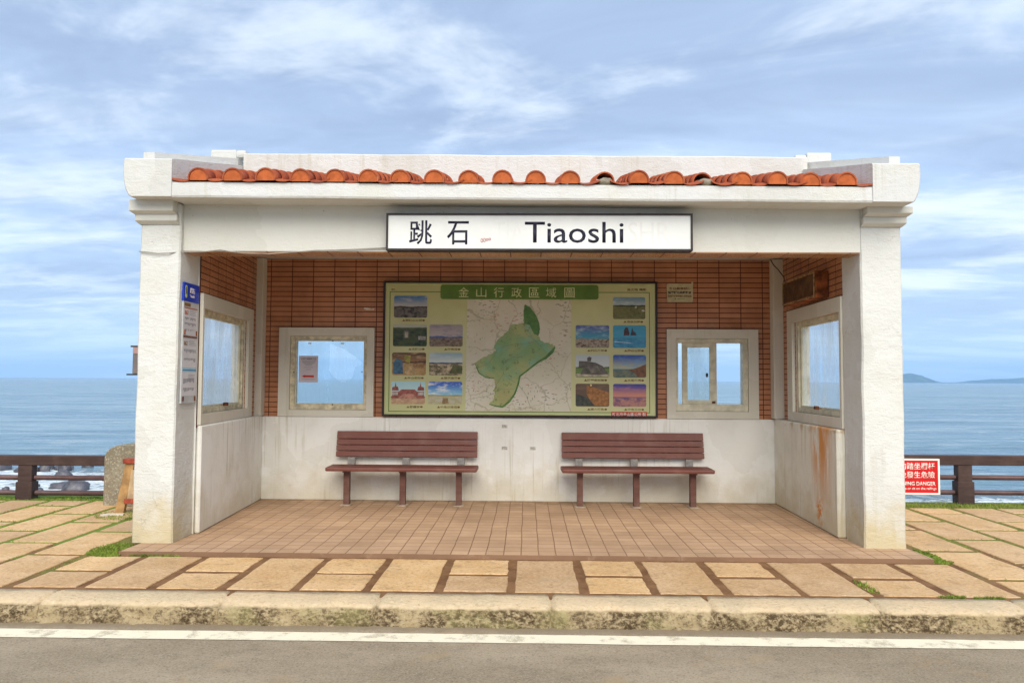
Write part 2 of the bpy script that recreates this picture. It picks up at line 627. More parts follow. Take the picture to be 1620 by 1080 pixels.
mb = MB()
rnd = random.Random(5)
prev = None
x = -60.0
while x < 60:
    a = (x, 4.975 + .006 * mnoise.noise((x * 2.1, 1, 0)) + .004 * mnoise.noise((x * 9, 1, 0)), Z_ROAD + .004)
    b_ = (x, 5.14 + .008 * mnoise.noise((x * 1.7, 7, 0)) + .006 * mnoise.noise((x * 8, 3, 0)), Z_ROAD + .004)
    a, b_ = mb.bm.verts.new(a), mb.bm.verts.new(b_)
    if prev:
        mb.bm.faces.new((prev[0], a, b_, prev[1]))
    prev = (a, b_)
    x += .08 if abs(x) < 6 else 1.0
struct(mb.build('road_line', road_paint()))


def stone_mat(name, a, b2, spk=.5, bump=.5, island=True, scale=55):
    m, g, b, o = new_mat(name)
    p = g.pos()
    n1 = g.noise(p, 2.4, 6, .62)
    n2 = g.noise(p, scale, 5, .75)
    n3 = g.noise(p, 9, 6, .7)
    c = g.mix(g.ramp(n1, .36, .68), a, b2)
    if island:
        r = g.add('NewGeometry').outputs['Random Per Island']
        f = g.ramp(r, 0, 1, .86, 1.1)
        c = g.vmath('MULTIPLY', c, g.comb(f, f, g.math('MULTIPLY', f, g.ramp(r, 0, 1, 1.06, .96))))
    c = g.mix(g.math('MULTIPLY', g.ramp(n2, .51, .66), spk), c, (.22, .15, .08))
    c = g.mix(g.math('MULTIPLY', g.ramp(n2, .47, .32), spk * .7), c, (.75, .64, .46))
    c = g.mix(g.math('MULTIPLY', g.ramp(n3, .52, .68), .5), c, (.30, .19, .10))
    c = g.mix(g.math('MULTIPLY', g.ramp(g.noise(p, 1.3, 6, .7), .54, .7), .35), c, (.36, .29, .19))
    g.put(b.inputs['Base Color'], c)
    b.inputs['Roughness'].default_value = .85
    g.put(b.inputs['Normal'], g.bump(g.math('ADD', n2, g.math('MULTIPLY', n3, 1.6)), bump, .008))
    return m


def earth_mat():
    m, g, b, o = new_mat('earth_joint')
    p = g.pos()
    x, y, z = g.sep(p)
    n = g.noise(p, 6, 6, .65)
    c = g.mix(g.ramp(n, .35, .65), (.15, .070, .028), (.24, .125, .055))
    # moss in the joints beside the shelter
    side = g.ramp(g.math('ABSOLUTE', g.math('ADD', x, .05)), 3.3, 4.2)
    back = g.ramp(y, 6.2, 8.2)
    mo = g.math('MULTIPLY', g.math('MULTIPLY', side, g.ramp(x, 3.2, -3.2, .62, 1.0)), g.ramp(g.math('ADD', g.noise(p, 2.0, 4), g.math('MULTIPLY', back, .16)), .46, .6))
    c = g.mix(mo, c, g.mix(n, (.10, .17, .02), (.17, .24, .03)))
    g.put(b.inputs['Base Color'], c)
    b.inputs['Roughness'].default_value = .95
    g.put(b.inputs['Normal'], g.bump(g.noise(p, 60, 4, .7), .8, .01))
    return m


Y_SLAB0, Y_EDGE = 5.62, 9.55
mb = MB()
mb.quad([(-60, 5.5, Z_PAVE - .007), (60, 5.5, Z_PAVE - .007), (60, 10.1, Z_PAVE - .007), (-60, 10.1, Z_PAVE - .007)])
mb.quad([(-60, 10.1, Z_PAVE - .007), (60, 10.1, Z_PAVE - .007), (60, 10.1, -.6), (-60, 10.1, -.6)])
M['earth'] = earth_mat()
struct(mb.build('pavement', M['earth']))

# paving slabs: columns running away from the road, staggered by half a slab
PITCH_S = .528
X_S0 = -.105                      # a joint near the middle of the shelter
slab_rects = []
rnd = random.Random(11)
mb = MB()


def slab(x0, x1, y0, y1):
    n = 7
    out = []
    for (ax, ay, bx, by) in ((x0, y0, x1, y0), (x1, y0, x1, y1), (x1, y1, x0, y1), (x0, y1, x0, y0)):
        for k in range(n):
            t = k / n
            jx = .011 * mnoise.noise((ax * 7 + bx * t * 9, ay * 5 + by * t * 7, 3)) + rnd.uniform(-.003, .003)
            jy = .011 * mnoise.noise((ay * 7 + by * t * 9, ax * 5 + bx * t * 7, 9)) + rnd.uniform(-.003, .003)
            out.append((ax + (bx - ax) * t + jx, ay + (by - ay) * t + jy))
    cx, cy = (x0 + x1) / 2, (y0 + y1) / 2
    tz = rnd.uniform(-.002, .002)
    sx, sy = rnd.uniform(-.004, .004), rnd.uniform(-.004, .004)

    def rz(px_, py_):
        return Z_PAVE + tz + sx * (px_ - cx) + sy * (py_ - cy)
    bm = mb.bm
    bot = [bm.verts.new((p[0], p[1], Z_PAVE - .02)) for p in out]
    mid = [bm.verts.new((p[0], p[1], rz(*p) - .005)) for p in out]
    top = []
    for p in out:
        q = (p[0] + (cx - p[0]) * .022, p[1] + (cy - p[1]) * .016)
        top.append(bm.verts.new((q[0], q[1], rz(*q))))
    k = len(out)
    for i in range(k):
        j = (i + 1) % k
        bm.faces.new((bot[i], bot[j], mid[j], mid[i]))
        bm.faces.new((mid[i], mid[j], top[j], top[i]))
    bm.faces.new(top)
    slab_rects.append((x0, x1, y0, y1))


for i in range(-26, 27):
    gj = .035
    x0 = X_S0 + i * PITCH_S + gj
    x1 = X_S0 + (i + 1) * PITCH_S - gj
    if i % 2 == 0:
        cuts = [Y_SLAB0, 6.67, 7.69, 8.67, Y_EDGE + .05]
    else:
        cuts = [Y_SLAB0, 6.13, 7.15, 8.17, 9.2, Y_EDGE + .05]
    for a, b_ in zip(cuts, cuts[1:]):
        a2, b2 = a + .040 + rnd.uniform(-.008, .008), b_ - .040 + rnd.uniform(-.008, .008)
        xa, xb = x0 + rnd.uniform(-.01, .01), x1 + rnd.uniform(-.01, .01)
        if b2 - a2 < .12:
            continue
        if xb > -3.56 and xa < 3.5:          # the shelter's own floor takes over here
            if a2 > 6.6:
                if xa < -3.56 and -3.56 - xa > .2:
                    xb = -3.57
                elif xb > 3.5 and xb - 3.5 > .2:
                    xa = 3.51
                else:
                    continue
            elif xb < 3.5 and xa > -3.56 or True:
                if b2 > 6.64 and not (xb < -3.56 or xa > 3.5):
                    b2 = 6.635
            if b2 - a2 < .12:
                continue
        slab(xa, xb, a2, b2)
M['slab'] = stone_mat('sandstone_slab', (.545, .34, .16), (.63, .42, .225), .55, .8, True, 34)
struct(mb.build('paving', M['slab']))

# kerb: rough-hewn stone blocks
mb = MB()
rnd = random.Random(3)
prof = [(5.60, Z_PAVE - .03), (5.595, Z_PAVE + .0), (5.50, Z_PAVE + .006), (5.42, Z_PAVE + .004), (5.355, Z_PAVE - .004), (5.315, Z_PAVE - .018),
        (5.295, Z_PAVE - .04), (5.287, Z_PAVE - .07), (5.283, Z_PAVE - .10), (5.280, Z_PAVE - .13), (5.276, Z_PAVE - .16)]
cols = []
x = -14.0
jn = [-14 + .0]
while jn[-1] < 14:
    jn.append(jn[-1] + rnd.uniform(.95, 1.25))
xx = [x]
while x < 14:
    x += .018 if abs(x) < 4.6 else .12
    xx.append(x)
for x in [-60] + xx + [60]:
    dj = min(abs(x - j) for j in jn)
    notch = .034 * math.exp(-(dj / .016) ** 2)
    ring = []
    for k, (y, z) in enumerate(prof):
        a = .030 if k >= 5 else (.014 if k >= 3 else .004)
        d = a * (mnoise.noise((x * 6, z * 14, 2)) + .7 * mnoise.noise((x * 17, z * 30, 5)) + .5 * mnoise.noise((x * 37, z * 60, 8)))
        e = (.009 if k >= 2 else .003) * (mnoise.noise((x * 5, y * 5, 4)) + .6 * mnoise.noise((x * 21, y * 15, 4)))
        back = .02 * mnoise.noise((x * 2.3, 4, 4)) if k < 2 else 0
        ring.append(mb.bm.verts.new((x, y + d + back + (notch if k > 2 else 0), z + e - (notch * .6 if k <= 5 else 0))))
    cols.append(ring)
for a, b_ in zip(cols, cols[1:]):
    for k in range(len(prof) - 1):
        mb.bm.faces.new((a[k], a[k + 1], b_[k + 1], b_[k]))


def kerb_mat():
    m, g, b, o = new_mat('kerb_stone')
    p = g.pos()
    x, y, z = g.sep(p)
    n1 = g.noise(p, 3, 5, .6)
    n2 = g.noise(p, 34, 5, .75)
    n3 = g.noise(g.comb(x, g.math('MULTIPLY', y, 1.5), g.math('MULTIPLY', z, 1.5)), 28, 6, .72)
    c = g.mix(g.ramp(n1, .35, .65), (.70, .53, .33), (.62, .49, .31))
    c = g.mix(g.math('MULTIPLY', g.ramp(n2, .52, .68), .55), c, (.34, .23, .12))
    c = g.mix(g.math('MULTIPLY', g.ramp(n2, .46, .34), .4), c, (.82, .70, .5))
    # old dark weathering in blotches on the rough front
    face = g.ramp(g.math('ADD', z, g.math('MULTIPLY', g.math('SUBTRACT', n3, .5), .035)), Z_PAVE - .018, Z_PAVE - .038)
    blot = g.noise(g.comb(x, 0, g.math('MULTIPLY', z, .7)), 2.1, 3, .5)
    bl = g.math('MULTIPLY', g.ramp(blot, .42, .54), face)
    c = g.mix(g.math('MULTIPLY', face, .75), c, (.36, .275, .145))
    c = g.mix(g.math('MULTIPLY', g.math('MULTIPLY', face, .8), g.ramp(n3, .5, .62)), c, (.14, .10, .055))
    c = g.mix(g.math('MULTIPLY', g.math('MULTIPLY', face, .4), g.ramp(n3, .46, .36)), c, (.52, .44, .29))
    c = g.mix(g.math('MULTIPLY', bl, g.ramp(n3, .36, .60)), c, (.085, .054, .026))
    moss = g.math('MULTIPLY', face, g.ramp(g.noise(p, 2.6, 4), .5, .66))
    c = g.mix(g.math('MULTIPLY', moss, .4), c, (.33, .30, .12))
    g.put(b.inputs['Base Color'], c)
    b.inputs['Roughness'].default_value = .9
    g.put(b.inputs['Normal'], g.bump(g.math('ADD', n2, g.math('MULTIPLY', n3, 2)), .8, .012))
    return m


struct(mb.build('kerb', kerb_mat(), smooth=True))


# sea
def sea_mat():
    m, g, b, o = new_mat('sea_water')
    p = g.pos()
    x, y, z = g.sep(p)
    dist = g.math('SQRT', g.math('ADD', g.math('MULTIPLY', x, x), g.math('MULTIPLY', y, y)))
    warpn = g.noise(p, .03, 3, .5)
    swell = g.noise(g.comb(g.math('MULTIPLY', x, .09), g.math('MULTIPLY', y, .30), 0), 1.0, 5, .62, .4)
    chop = g.noise(g.comb(g.math('MULTIPLY', x, .5), g.math('MULTIPLY', y, 1.1), 4), 1.0, 5, .65, .5)
    far = g.noise(g.comb(g.math('MULTIPLY', x, .006), g.math('MULTIPLY', y, .02), 2), 1.0, 5, .6)
    far2 = g.noise(g.comb(g.math('MULTIPLY', x, .0008), g.math('MULTIPLY', y, .004), 6), 1.0, 4, .55)
    c = g.mix(g.ramp(far, .35, .65), (.085, .185, .25), (.12, .235, .30))
    c = g.mix(g.math('MULTIPLY', g.ramp(far2, .4, .62), .5), c, (.11, .20, .27))
    mid = g.noise(g.comb(g.math('MULTIPLY', x, .022), g.math('MULTIPLY', y, .085), 8), 1.0, 6, .68, .5)
    c = g.mix(g.math('MULTIPLY', g.ramp(mid, .46, .62), .7), c, (.27, .37, .41))  # pale ripple highlights and dark wave troughs are painted into the colour from here
    c = g.mix(g.math('MULTIPLY', g.ramp(mid, .48, .36), .45), c, (.05, .12, .18))
    c = g.mix(g.math('MULTIPLY', g.ramp(chop, .48, .64), .5), c, (.25, .36, .42))
    c = g.mix(g.math('MULTIPLY', g.ramp(swell, .54, .66), .6), c, (.34, .45, .50))
    c = g.mix(g.math('MULTIPLY', g.ramp(swell, .46, .36), .45), c, (.05, .11, .17))
    # surf over the stones: wide on the left, a thin line on the right
    lim = g.math('ADD', g.ramp(x, -14, 8, 46.5, 38.0), g.math('MULTIPLY', g.math('SUBTRACT', g.noise(p, .22, 3), .5), 7))
    sh = g.ramp(g.math('SUBTRACT', y, lim), 2.2, -2.6)
    fn1 = g.noise(g.comb(x, g.math('MULTIPLY', y, .8), 0), .9, 8, .75, 1.2)
    foam = g.ramp(g.math('ADD', fn1, g.math('MULTIPLY', sh, .27)), .52, .72)
    foam = g.math('MULTIPLY', foam, sh)
    crest = g.math('MULTIPLY', g.ramp(g.math('SUBTRACT', g.math('ADD', swell, g.math('MULTIPLY', chop, .35)), .0), .80, .88), g.ramp(dist, 260, 40))
    foam = g.math('MAXIMUM', foam, g.math('MULTIPLY', crest, .5))
    g.put(b.inputs['Base Color'], g.mix(foam, c, g.mix(g.ramp(g.noise(p, 2.2, 6, .75), .38, .62), (.42, .52, .56), (.78, .82, .83))))
    g.put(b.inputs['Roughness'], g.mix(foam, (.16, .16, .16), (.8, .8, .8)))
    b.inputs['Specular IOR Level'].default_value = .5
    b.inputs['IOR'].default_value = 1.33
    h = g.math('ADD', g.math('MULTIPLY', swell, .9), g.math('MULTIPLY', chop, .28))
    h = g.math('ADD', h, g.math('MULTIPLY', far, 6.0))
    h = g.math('ADD', h, g.math('MULTIPLY', mid, 2.6))
    h = g.math('ADD', h, g.math('MULTIPLY', foam, .15))
    g.put(b.inputs['Normal'], g.bump(h, 1.0, 1.5))
    return m


mb = MB()
seg_y = [20, 28, 34, 40, 48, 60, 80, 110, 160, 250, 400, 700, 1200, 2500, 5000, 9000, 16000, 30000]
for a, b_ in zip(seg_y, seg_y[1:]):
    wa, wb = 200 + a * 1.6, 200 + b_ * 1.6
    k = 16
    for i in range(k):
        u0, u1 = -1 + 2 * i / k, -1 + 2 * (i + 1) / k
        mb.quad([(wa * u0, a, Z_SEA), (wa * u1, a, Z_SEA), (wb * u1, b_, Z_SEA), (wb * u0, b_, Z_SEA)])
bmesh.ops.remove_doubles(mb.bm, verts=mb.bm.verts[:], dist=.01)
struct(mb.build('sea', sea_mat()))


# far headlands
def ridge(name, pts, y, depth, mat):
    mb = MB()
    bm = mb.bm
    rows = []
    nseg = 9
    fine = []
    for (xa, ha), (xb, hb) in zip(pts, pts[1:]):
        for k in range(8):
            t = k / 8
            t2 = t * t * (3 - 2 * t)
            fine.append((xa + (xb - xa) * t, ha + (hb - ha) * t2))
    fine.append(pts[-1])
    for j in range(nseg + 1):
        s = j / nseg
        prof_ = math.sin(math.pi * (.08 + .84 * s)) if 0 < j < nseg else 0
        row = []
        for (x, h) in fine:
            hh = h * prof_ * (1 + .10 * mnoise.noise((x * .004, j * .9, 3))) + h * .05 * mnoise.noise((x * .02, j * .7, 1))
            row.append(bm.verts.new((x, y + depth * s, Z_SEA - 1.0 + max(hh, 0) + (0 if prof_ else -3))))
        rows.append(row)
    for a, b_ in zip(rows, rows[1:]):
        for i in range(len(fine) - 1):
            bm.faces.new((a[i], a[i + 1], b_[i + 1], b_[i]))
    return struct(mb.build(name, mat, smooth=True))


M['hill'] = simple('forest_hill', (.055, .085, .05), .95, .35, .01, .4, .03, bd=10)
YH = 9000.0
ridge('headland', [(4300, 5), (4380, 60), (4470, 98), (4560, 116), (4640, 96), (4720, 64), (4790, 30), (4850, 9), (5150, 7), (5400, 2)], YH, 500, M['hill'])
ridge('hills', [(5850, 1), (6000, 10), (6200, 40), (6400, 60), (6600, 58), (6850, 78), (7100, 82), (7500, 105), (7900, 80), (8400, 20)], YH + 1200, 900, M['hill'])

# boulders in the surf behind the left-hand railing
M['rock'] = simple('wet_rock', (.075, .072, .085), .42, .5, 1.6, .8, 7, spec=.5, bd=.06, coords='obj')


def boulder(x, y, sx, sy, sz, seed, label, group='boulders in the surf'):
    bm = bmesh.new()
    bmesh.ops.create_icosphere(bm, subdivisions=3, radius=1)
    for v in bm.verts:
        n = v.co.normalized()
        k = 1 + .30 * mnoise.noise(n * 1.3 + Vector((seed, 0, 0))) + .13 * mnoise.noise(n * 3.1 + Vector((0, seed, 0))) + .05 * mnoise.noise(n * 7 + Vector((0, seed, 0)))
        v.co = Vector((n.x * sx * k, n.y * sy * k, n.z * sz * k + sz * .25))
    m = MB()
    m.bm.free()
    m.bm = bm
    for v in bm.verts:
        v.co += Vector((x, y, Z_SEA))
    return tag(m.build('boulder', M['rock'], smooth=True, origin=(x, y, Z_SEA)), label, 'boulder', group)


BL = 'dark wet boulder half covered by white surf behind the left railing'
RW = [  # x, y, half width, height, label
    (-22.1, 37.6, .62, .42, 'largest dark grey boulder in the surf, right of the left railing post'),
    (-23.2, 38.4, .62, .24, 'long low boulder in the surf beside the largest one'),
    (-29.1, 44.6, .58, .36, BL), (-28.6, 46.0, .30, .30, BL), (-28.3, 45.0, .34, .42, BL), (-27.2, 45.2, .32, .45, BL), (-27.8, 45.9, .45, .28, BL),
    (-25.9, 42.9, .42, .26, BL), (-27.8, 46.2, .48, .20, BL), (-27.1, 47.4, .34, .18, BL), (-24.9, 47.0, .30, .2, BL), (-20.5, 38.4, .24, .16, BL),
    (-25.4, 37.4, .18, .14, BL), (-24.8, 38.6, .30, .14, BL), (-26.0, 40.2, .25, .12, BL), (-22.4, 41.0, .2, .12, BL), (-20.9, 41.8, .28, .14, BL), (-23.4, 36.6, .34, .2, BL),
    (-19.2, 36.2, .3, .2, BL), (-18.4, 39.4, .5, .3, BL), (-17.0, 42.0, .6, .35, BL), (-30.4, 43.0, .7, .3, BL), (-31.5, 45.5, .8, .5, BL), (-24.0, 35.4, .55, .12, BL), (-26.3, 35.2, .7, .12, BL)]
for k, (x, y, hw_, h_, lb) in enumerate(RW):
    boulder(x, y, hw_, hw_ * .85, h_, 1.3 + k * 1.73, lb)

# haze over the water
mb = MB()
mb.box((-15500, -140, -11), (15500, 15500, 330))
hm = bpy.data.materials.new('sea_haze')
hm.use_nodes = True
hm.node_tree.nodes.clear()
hg = NT(hm.node_tree)
hv = hg.add('VolumePrincipled')
hv.inputs['Color'].default_value = (.42, .68, 1.0, 1)
hv.inputs['Density'].default_value = 0.000085
hv.inputs['Anisotropy'].default_value = .0
ho = hg.add('OutputMaterial')
hg.l.new(hv.outputs[0], ho.inputs['Volume'])
hz_o = mb.build('haze', hm)
tag(hz_o, kind='stuff')

# ------------------------------------------------------------------ the shelter
SH = thing('bus_shelter', (0, 7.07, 0), 'white rendered bus shelter with orange roof tiles on the stone pavement by the sea', 'bus shelter')
ZR = lambda x: -.0065 * x       # the old roof is not quite level

# floor
mb = MB()
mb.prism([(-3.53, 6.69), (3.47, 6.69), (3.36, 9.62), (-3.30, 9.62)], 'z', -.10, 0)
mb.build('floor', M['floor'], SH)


def leftx(y, d=0.0):            # inner face of the left upper wall (it splays a little)
    return -3.205 - (y - 7.46) * .085 + d


def rightx(y, d=0.0):
    return 3.085 + (y - 7.5) * .035 + d


# columns
def column(x0, x1, y0, side):
    mb = MB()
    # a slightly uneven hand-rendered shaft
    nz, nw = 26, 6
    bm = mb.bm
    loops = []
    for k in range(nz + 1):
        z = 3.12 * k / nz
        ring = []
        for (ax, ay, bx, by) in ((x0, y0, x1, y0), (x1, y0, x1, y0 + .42), (x1, y0 + .42, x0, y0 + .42), (x0, y0 + .42, x0, y0)):
            for t in (.035, .33, .66, .965):
                x, y = ax + (bx - ax) * t, ay + (by - ay) * t
                w = .009
                x += w * mnoise.noise((x * 2, y * 2, z * 3)) + .0025 * mnoise.noise((x * 9, y * 9, z * 11))
                y += w * mnoise.noise((x * 2 + 9, y * 2, z * 3)) + .0025 * mnoise.noise((x * 9 + 5, y * 9, z * 11))
                ring.append(bm.verts.new((x, y, z)))
        loops.append(ring)
    n = len(loops[0])
    for a, b_ in zip(loops, loops[1:]):
        for i in range(n):
            bm.faces.new((a[i], a[(i + 1) % n], b_[(i + 1) % n], b_[i]))
    bm.faces.new(loops[-1])
    c = mb.build('column', M['white'], SH)
    mb = MB()
    o = -1 if side == 'l' else 1
    inner = x1 if side == 'l' else x0
    outer = x0 if side == 'l' else x1

    def step(e, za, zb, shift):
        xa, xb = sorted((outer + o * e, inner + o * shift))
        mb.box((xa, y0 - e * 1.6, za), (xb, y0 + .40, zb), .012, seg=2)

    def neck(e0, e1, za, zb, s0, s1):
        a = []
        for (e, z, s) in ((e0, za, s0), (e1, zb, s1)):
            xa, xb = sorted((outer + o * e, inner + o * s))
            a.append([(xa, y0 - e * 1.6, z), (xb, y0 - e * 1.6, z), (xb, y0 + .40, z), (xa, y0 + .40, z)])
        V = [[mb.bm.verts.new(p) for p in r] for r in a]
        for i in range(4):
            mb.bm.faces.new((V[0][i], V[0][(i + 1) % 4], V[1][(i + 1) % 4], V[1][i]))
    neck(.006, .03, 2.925, 2.952, .003, .012)
    step(.033, 2.95, 3.012, .012)
    neck(.033, .062, 3.010, 3.034, .012, .028)
    step(.066, 3.032, 3.142 if side == 'l' else 3.10, .028)
    mb.build('capital', M['white_beam'], c)
    return c


column(-3.60, -3.226, 7.035, 'l')
column(3.067, 3.445, 7.10, 'r')

# beam across the front with a tiled underside
mb = MB()
mb.panel([-3.226 + i * .4 for i in range(16)] + [3.067], [2.69, 2.9, 3.14], [], lambda u, v, t: (u, t, v), 7.095, 7.36)
beam = mb.build('beam', M['white_beam'], SH)
mb = MB()
mb.box((-3.224, 7.10, 2.680), (3.065, 7.355, 2.6895))
mb.build('soffit_tiles', M['tile_soffit'], beam)

# eaves: soffit slab and front fascia
mb = MB()
bm = mb.bm
nx = 40
sec = [(6.82, 3.105), (7.50, 3.105), (7.50, 3.24), (6.86, 3.252), (6.80, 3.246), (6.795, 3.125), (6.803, 3.108)]
rows = []
for i in range(nx + 1):
    x = -3.215 + (3.06 + 3.215) * i / nx
    rows.append([bm.verts.new((x, y + .004 * mnoise.noise((x * 3, y * 3, z * 5)), z + ZR(x) + .006 * mnoise.noise((x * 1.3, y, z * 3)))) for (y, z) in sec])
k = len(sec)
for a, b_ in zip(rows, rows[1:]):
    for i in range(k):
        bm.faces.new((a[i], a[(i + 1) % k], b_[(i + 1) % k], b_[i]))
bm.faces.new(rows[0]); bm.faces.new(rows[-1][::-1])
mb.build('eaves', M['white_roof'], SH)

# roof deck over the room
mb = MB()
mb.box((-3.56, 7.50, 3.02), (3.40, 9.95, 3.25))
mb.build('roof_deck', M['white_roof'], SH)
# slope under the tiles
mb = MB()
mb.prism([(6.87, 3.246), (7.92, 3.470), (7.92, 3.245), (7.51, 3.245), (7.51, 3.262)], 'x', -3.19, 3.04)
mb.build('tile_bed', M['white_roof'], SH)


# verges: moulded end blocks that climb with the roof
def verge(side):
    mb = MB()
    bm = mb.bm
    if side == 'l':
        inn, outs = -3.205, [(-3.585, 0.0), (-3.605, .02), (-3.632, .08), (-3.647, .16), (-3.652, .25), (-3.650, .335), (-3.640, .35)]
    else:
        inn, outs = 3.055, [(3.415, 0.0), (3.432, .02), (3.458, .08), (3.474, .16), (3.480, .25), (3.478, .335), (3.468, .35)]
    rows = []
    stations = [(6.785, -.012), (6.80, 0), (7.0, .045), (7.3, .11), (7.6, .18), (7.9, .25), (8.4, .25), (9.2, .25), (9.97, .25)]
    for (y, lift) in stations:
        ring = []
        for (x, h) in outs:
            z = 3.112 + ZR(x) + h + lift * max(0, (h - .16) / .19)
            if lift < 0:
                x = x - (.012 if x > 0 else -.012)
            ring.append((x, y + .004 * mnoise.noise((x * 5, y * 3, z * 6)), z + .006 * mnoise.noise((x * 4, y * 2, z))))
        k_in = min(max((y - 6.8) / 1.1, 0), 1)
        xin = inn + (.215 if side == 'l' else -.205) * k_in
        ring.append((xin, y, 3.112 + ZR(inn) + .345 + lift))
        ring.append((xin, y, 3.112 + ZR(inn)))
        rows.append([bm.verts.new(p) for p in ring])
    k = len(rows[0])
    for a, b_ in zip(rows, rows[1:]):
        for i in range(k):
            bm.faces.new((a[i], a[(i + 1) % k], b_[(i + 1) % k], b_[i]))
    bm.faces.new(rows[0]); bm.faces.new(rows[-1][::-1])
    v = mb.build('verge', M['white_roof'], SH)
    # raised strip set back on the verge
    mb = MB()
    s = 1 if side == 'r' else -1
    zf = 3.46 + ZR(inn)
    xo, xa, xb = (-3.605, -3.50, -3.05) if side == 'l' else (3.43, 3.33, 2.915)
    foot = [(xo, 7.06, .135), (xa, 7.06, .135), (xb, 7.95, .335), (xb, 9.95, .335), (xo, 9.95, .335), (xo, 7.95, .335)]
    lo_ = [mb.bm.verts.new((x, y, 3.40)) for x, y, h in foot]
    hi_ = [mb.bm.verts.new((x, y, zf + h)) for x, y, h in foot]
    for i in range(6):
        mb.bm.faces.new((lo_[i], lo_[(i + 1) % 6], hi_[(i + 1) % 6], hi_[i]))
    mb.bm.faces.new(lo_)
    mb.bm.faces.new((hi_[0], hi_[1], hi_[2], hi_[5]))
    mb.bm.faces.new((hi_[2], hi_[3], hi_[4], hi_[5]))
    mb.build('verge_strip', M['white_roof'], v)


verge('l')
verge('r')

# parapet across the roof and its stepped ends
mb = MB()
bm = mb.bm
rows = []
nx = 48
for i in range(nx + 1):
    x = -2.985 + (2.90 + 2.985) * i / nx
    zt = 3.845 + ZR(x) + .006 * mnoise.noise((x * 1.7, 0, 0)) + .003 * mnoise.noise((x * 7, 0, 0))
    rows.append([bm.verts.new(p) for p in ((x, 7.925, 3.24), (x, 8.08, 3.24), (x, 8.08, zt - .01), (x, 8.07, zt), (x, 7.935, zt), (x, 7.925, zt - .012))])
for a, b_ in zip(rows, rows[1:]):
    for i in range(6):
        bm.faces.new((a[i], a[(i + 1) % 6], b_[(i + 1) % 6], b_[i]))
bm.faces.new(rows[0]); bm.faces.new(rows[-1][::-1])
parapet = mb.build('parapet', M['white_roof'], SH)
for s, xi, xo in ((-1, -2.985, -3.205), (1, 2.90, 3.055)):
    mb = MB()
    if s < 0:
        mb.box((-3.42, 8.12, 3.72), (-3.135, 8.40, 3.965), .025, seg=2)
        mb.box((-3.10, 8.0, 3.84), (-2.99, 8.16, 3.925), .03, seg=2)
    else:
        mb.box((2.96, 8.10, 3.70), (3.22, 8.40, 3.925), .02, seg=2)
        mb.box((2.83, 8.085, 3.70), (2.955, 8.2, 3.90), .03, seg=2)
    mb.build('parapet_block', M['white_roof'], SH)


# roof tiles
def terracotta(name, dull=False):
    m, g, b, o = new_mat(name)
    p = g.pos()
    n = g.noise(p, 9, 5, .65)
    n2 = g.noise(p, 80, 4, .6)
    r = g.add('NewGeometry').outputs['Random Per Island']
    c = g.mix(r, (.40, .10, .043), (.28, .066, .033))
    c = g.mix(g.math('MULTIPLY', g.ramp(n, .48, .7), .45), c, (.50, .20, .10) if not dull else (.3, .2, .14))
    g.put(b.inputs['Base Color'], c)
    c = g.mix(g.math('MULTIPLY', g.ramp(g.noise(p, 23, 5, .7), .54, .68), .6), c, (.16, .06, .035))
    g.put(b.inputs['Base Color'], c)
    b.inputs['Roughness'].default_value = .9
    b.inputs['Specular IOR Level'].default_value = .12
    g.put(b.inputs['Normal'], g.bump(g.math('ADD', n2, n), .5, .006))
    return m


M['terra'] = terracotta('terracotta')
M['terra_face'] = simple('terracotta_face', (.43, .112, .038), .95, .18, 20, .3, 60, spec=.1)
M['mortar'] = simple('grey_mortar', (.22, .19, .14), .9, .4, 14, .7, 40)
SL = math.atan2(.23, 1.05)
mb = MB()
rnd = random.Random(8)


def arc_tile(cx, y0, z0, length, r0, r1, a0, a1, thick, drop, mi=0, seg=12, rot=0.0):
    """curved tile; a0..a1 in degrees measured from +x; runs up the slope"""
    bm = mb.bm
    rings = []
    for (t, r) in ((0, r0), (1, r1)):
        y = y0 + math.cos(SL) * length * t
        z = z0 + math.sin(SL) * length * t + drop * t
        xo = cx + rot * t * length
        o_, i_ = [], []
        for k in range(seg + 1):
            a = R_(a0 + (a1 - a0) * k / seg)
            o_.append(bm.verts.new((xo + math.cos(a) * r, y, z + math.sin(a) * r)))
            i_.append(bm.verts.new((xo + math.cos(a) * (r - thick), y, z + math.sin(a) * (r - thick))))
        rings.append((o_, i_))
    (o0, i0), (o1, i1) = rings
    for k in range(seg):
        for q in ((o0[k], o0[k + 1], o1[k + 1], o1[k]), (i0[k], i1[k], i1[k + 1], i0[k + 1]),
                  (o0[k], i0[k], i0[k + 1], o0[k + 1]), (o1[k], o1[k + 1], i1[k + 1], i1[k])):
            f = bm.faces.new(q)
            f.material_index = mi
            f.smooth = q[0] in (o0[k],) and q[2] is o1[k + 1]
    for (a, b_, c, d) in ((o0[0], o1[0], i1[0], i0[0]), (o0[-1], i0[-1], i1[-1], o1[-1])):
        bm.faces.new((a, b_, c, d)).material_index = mi


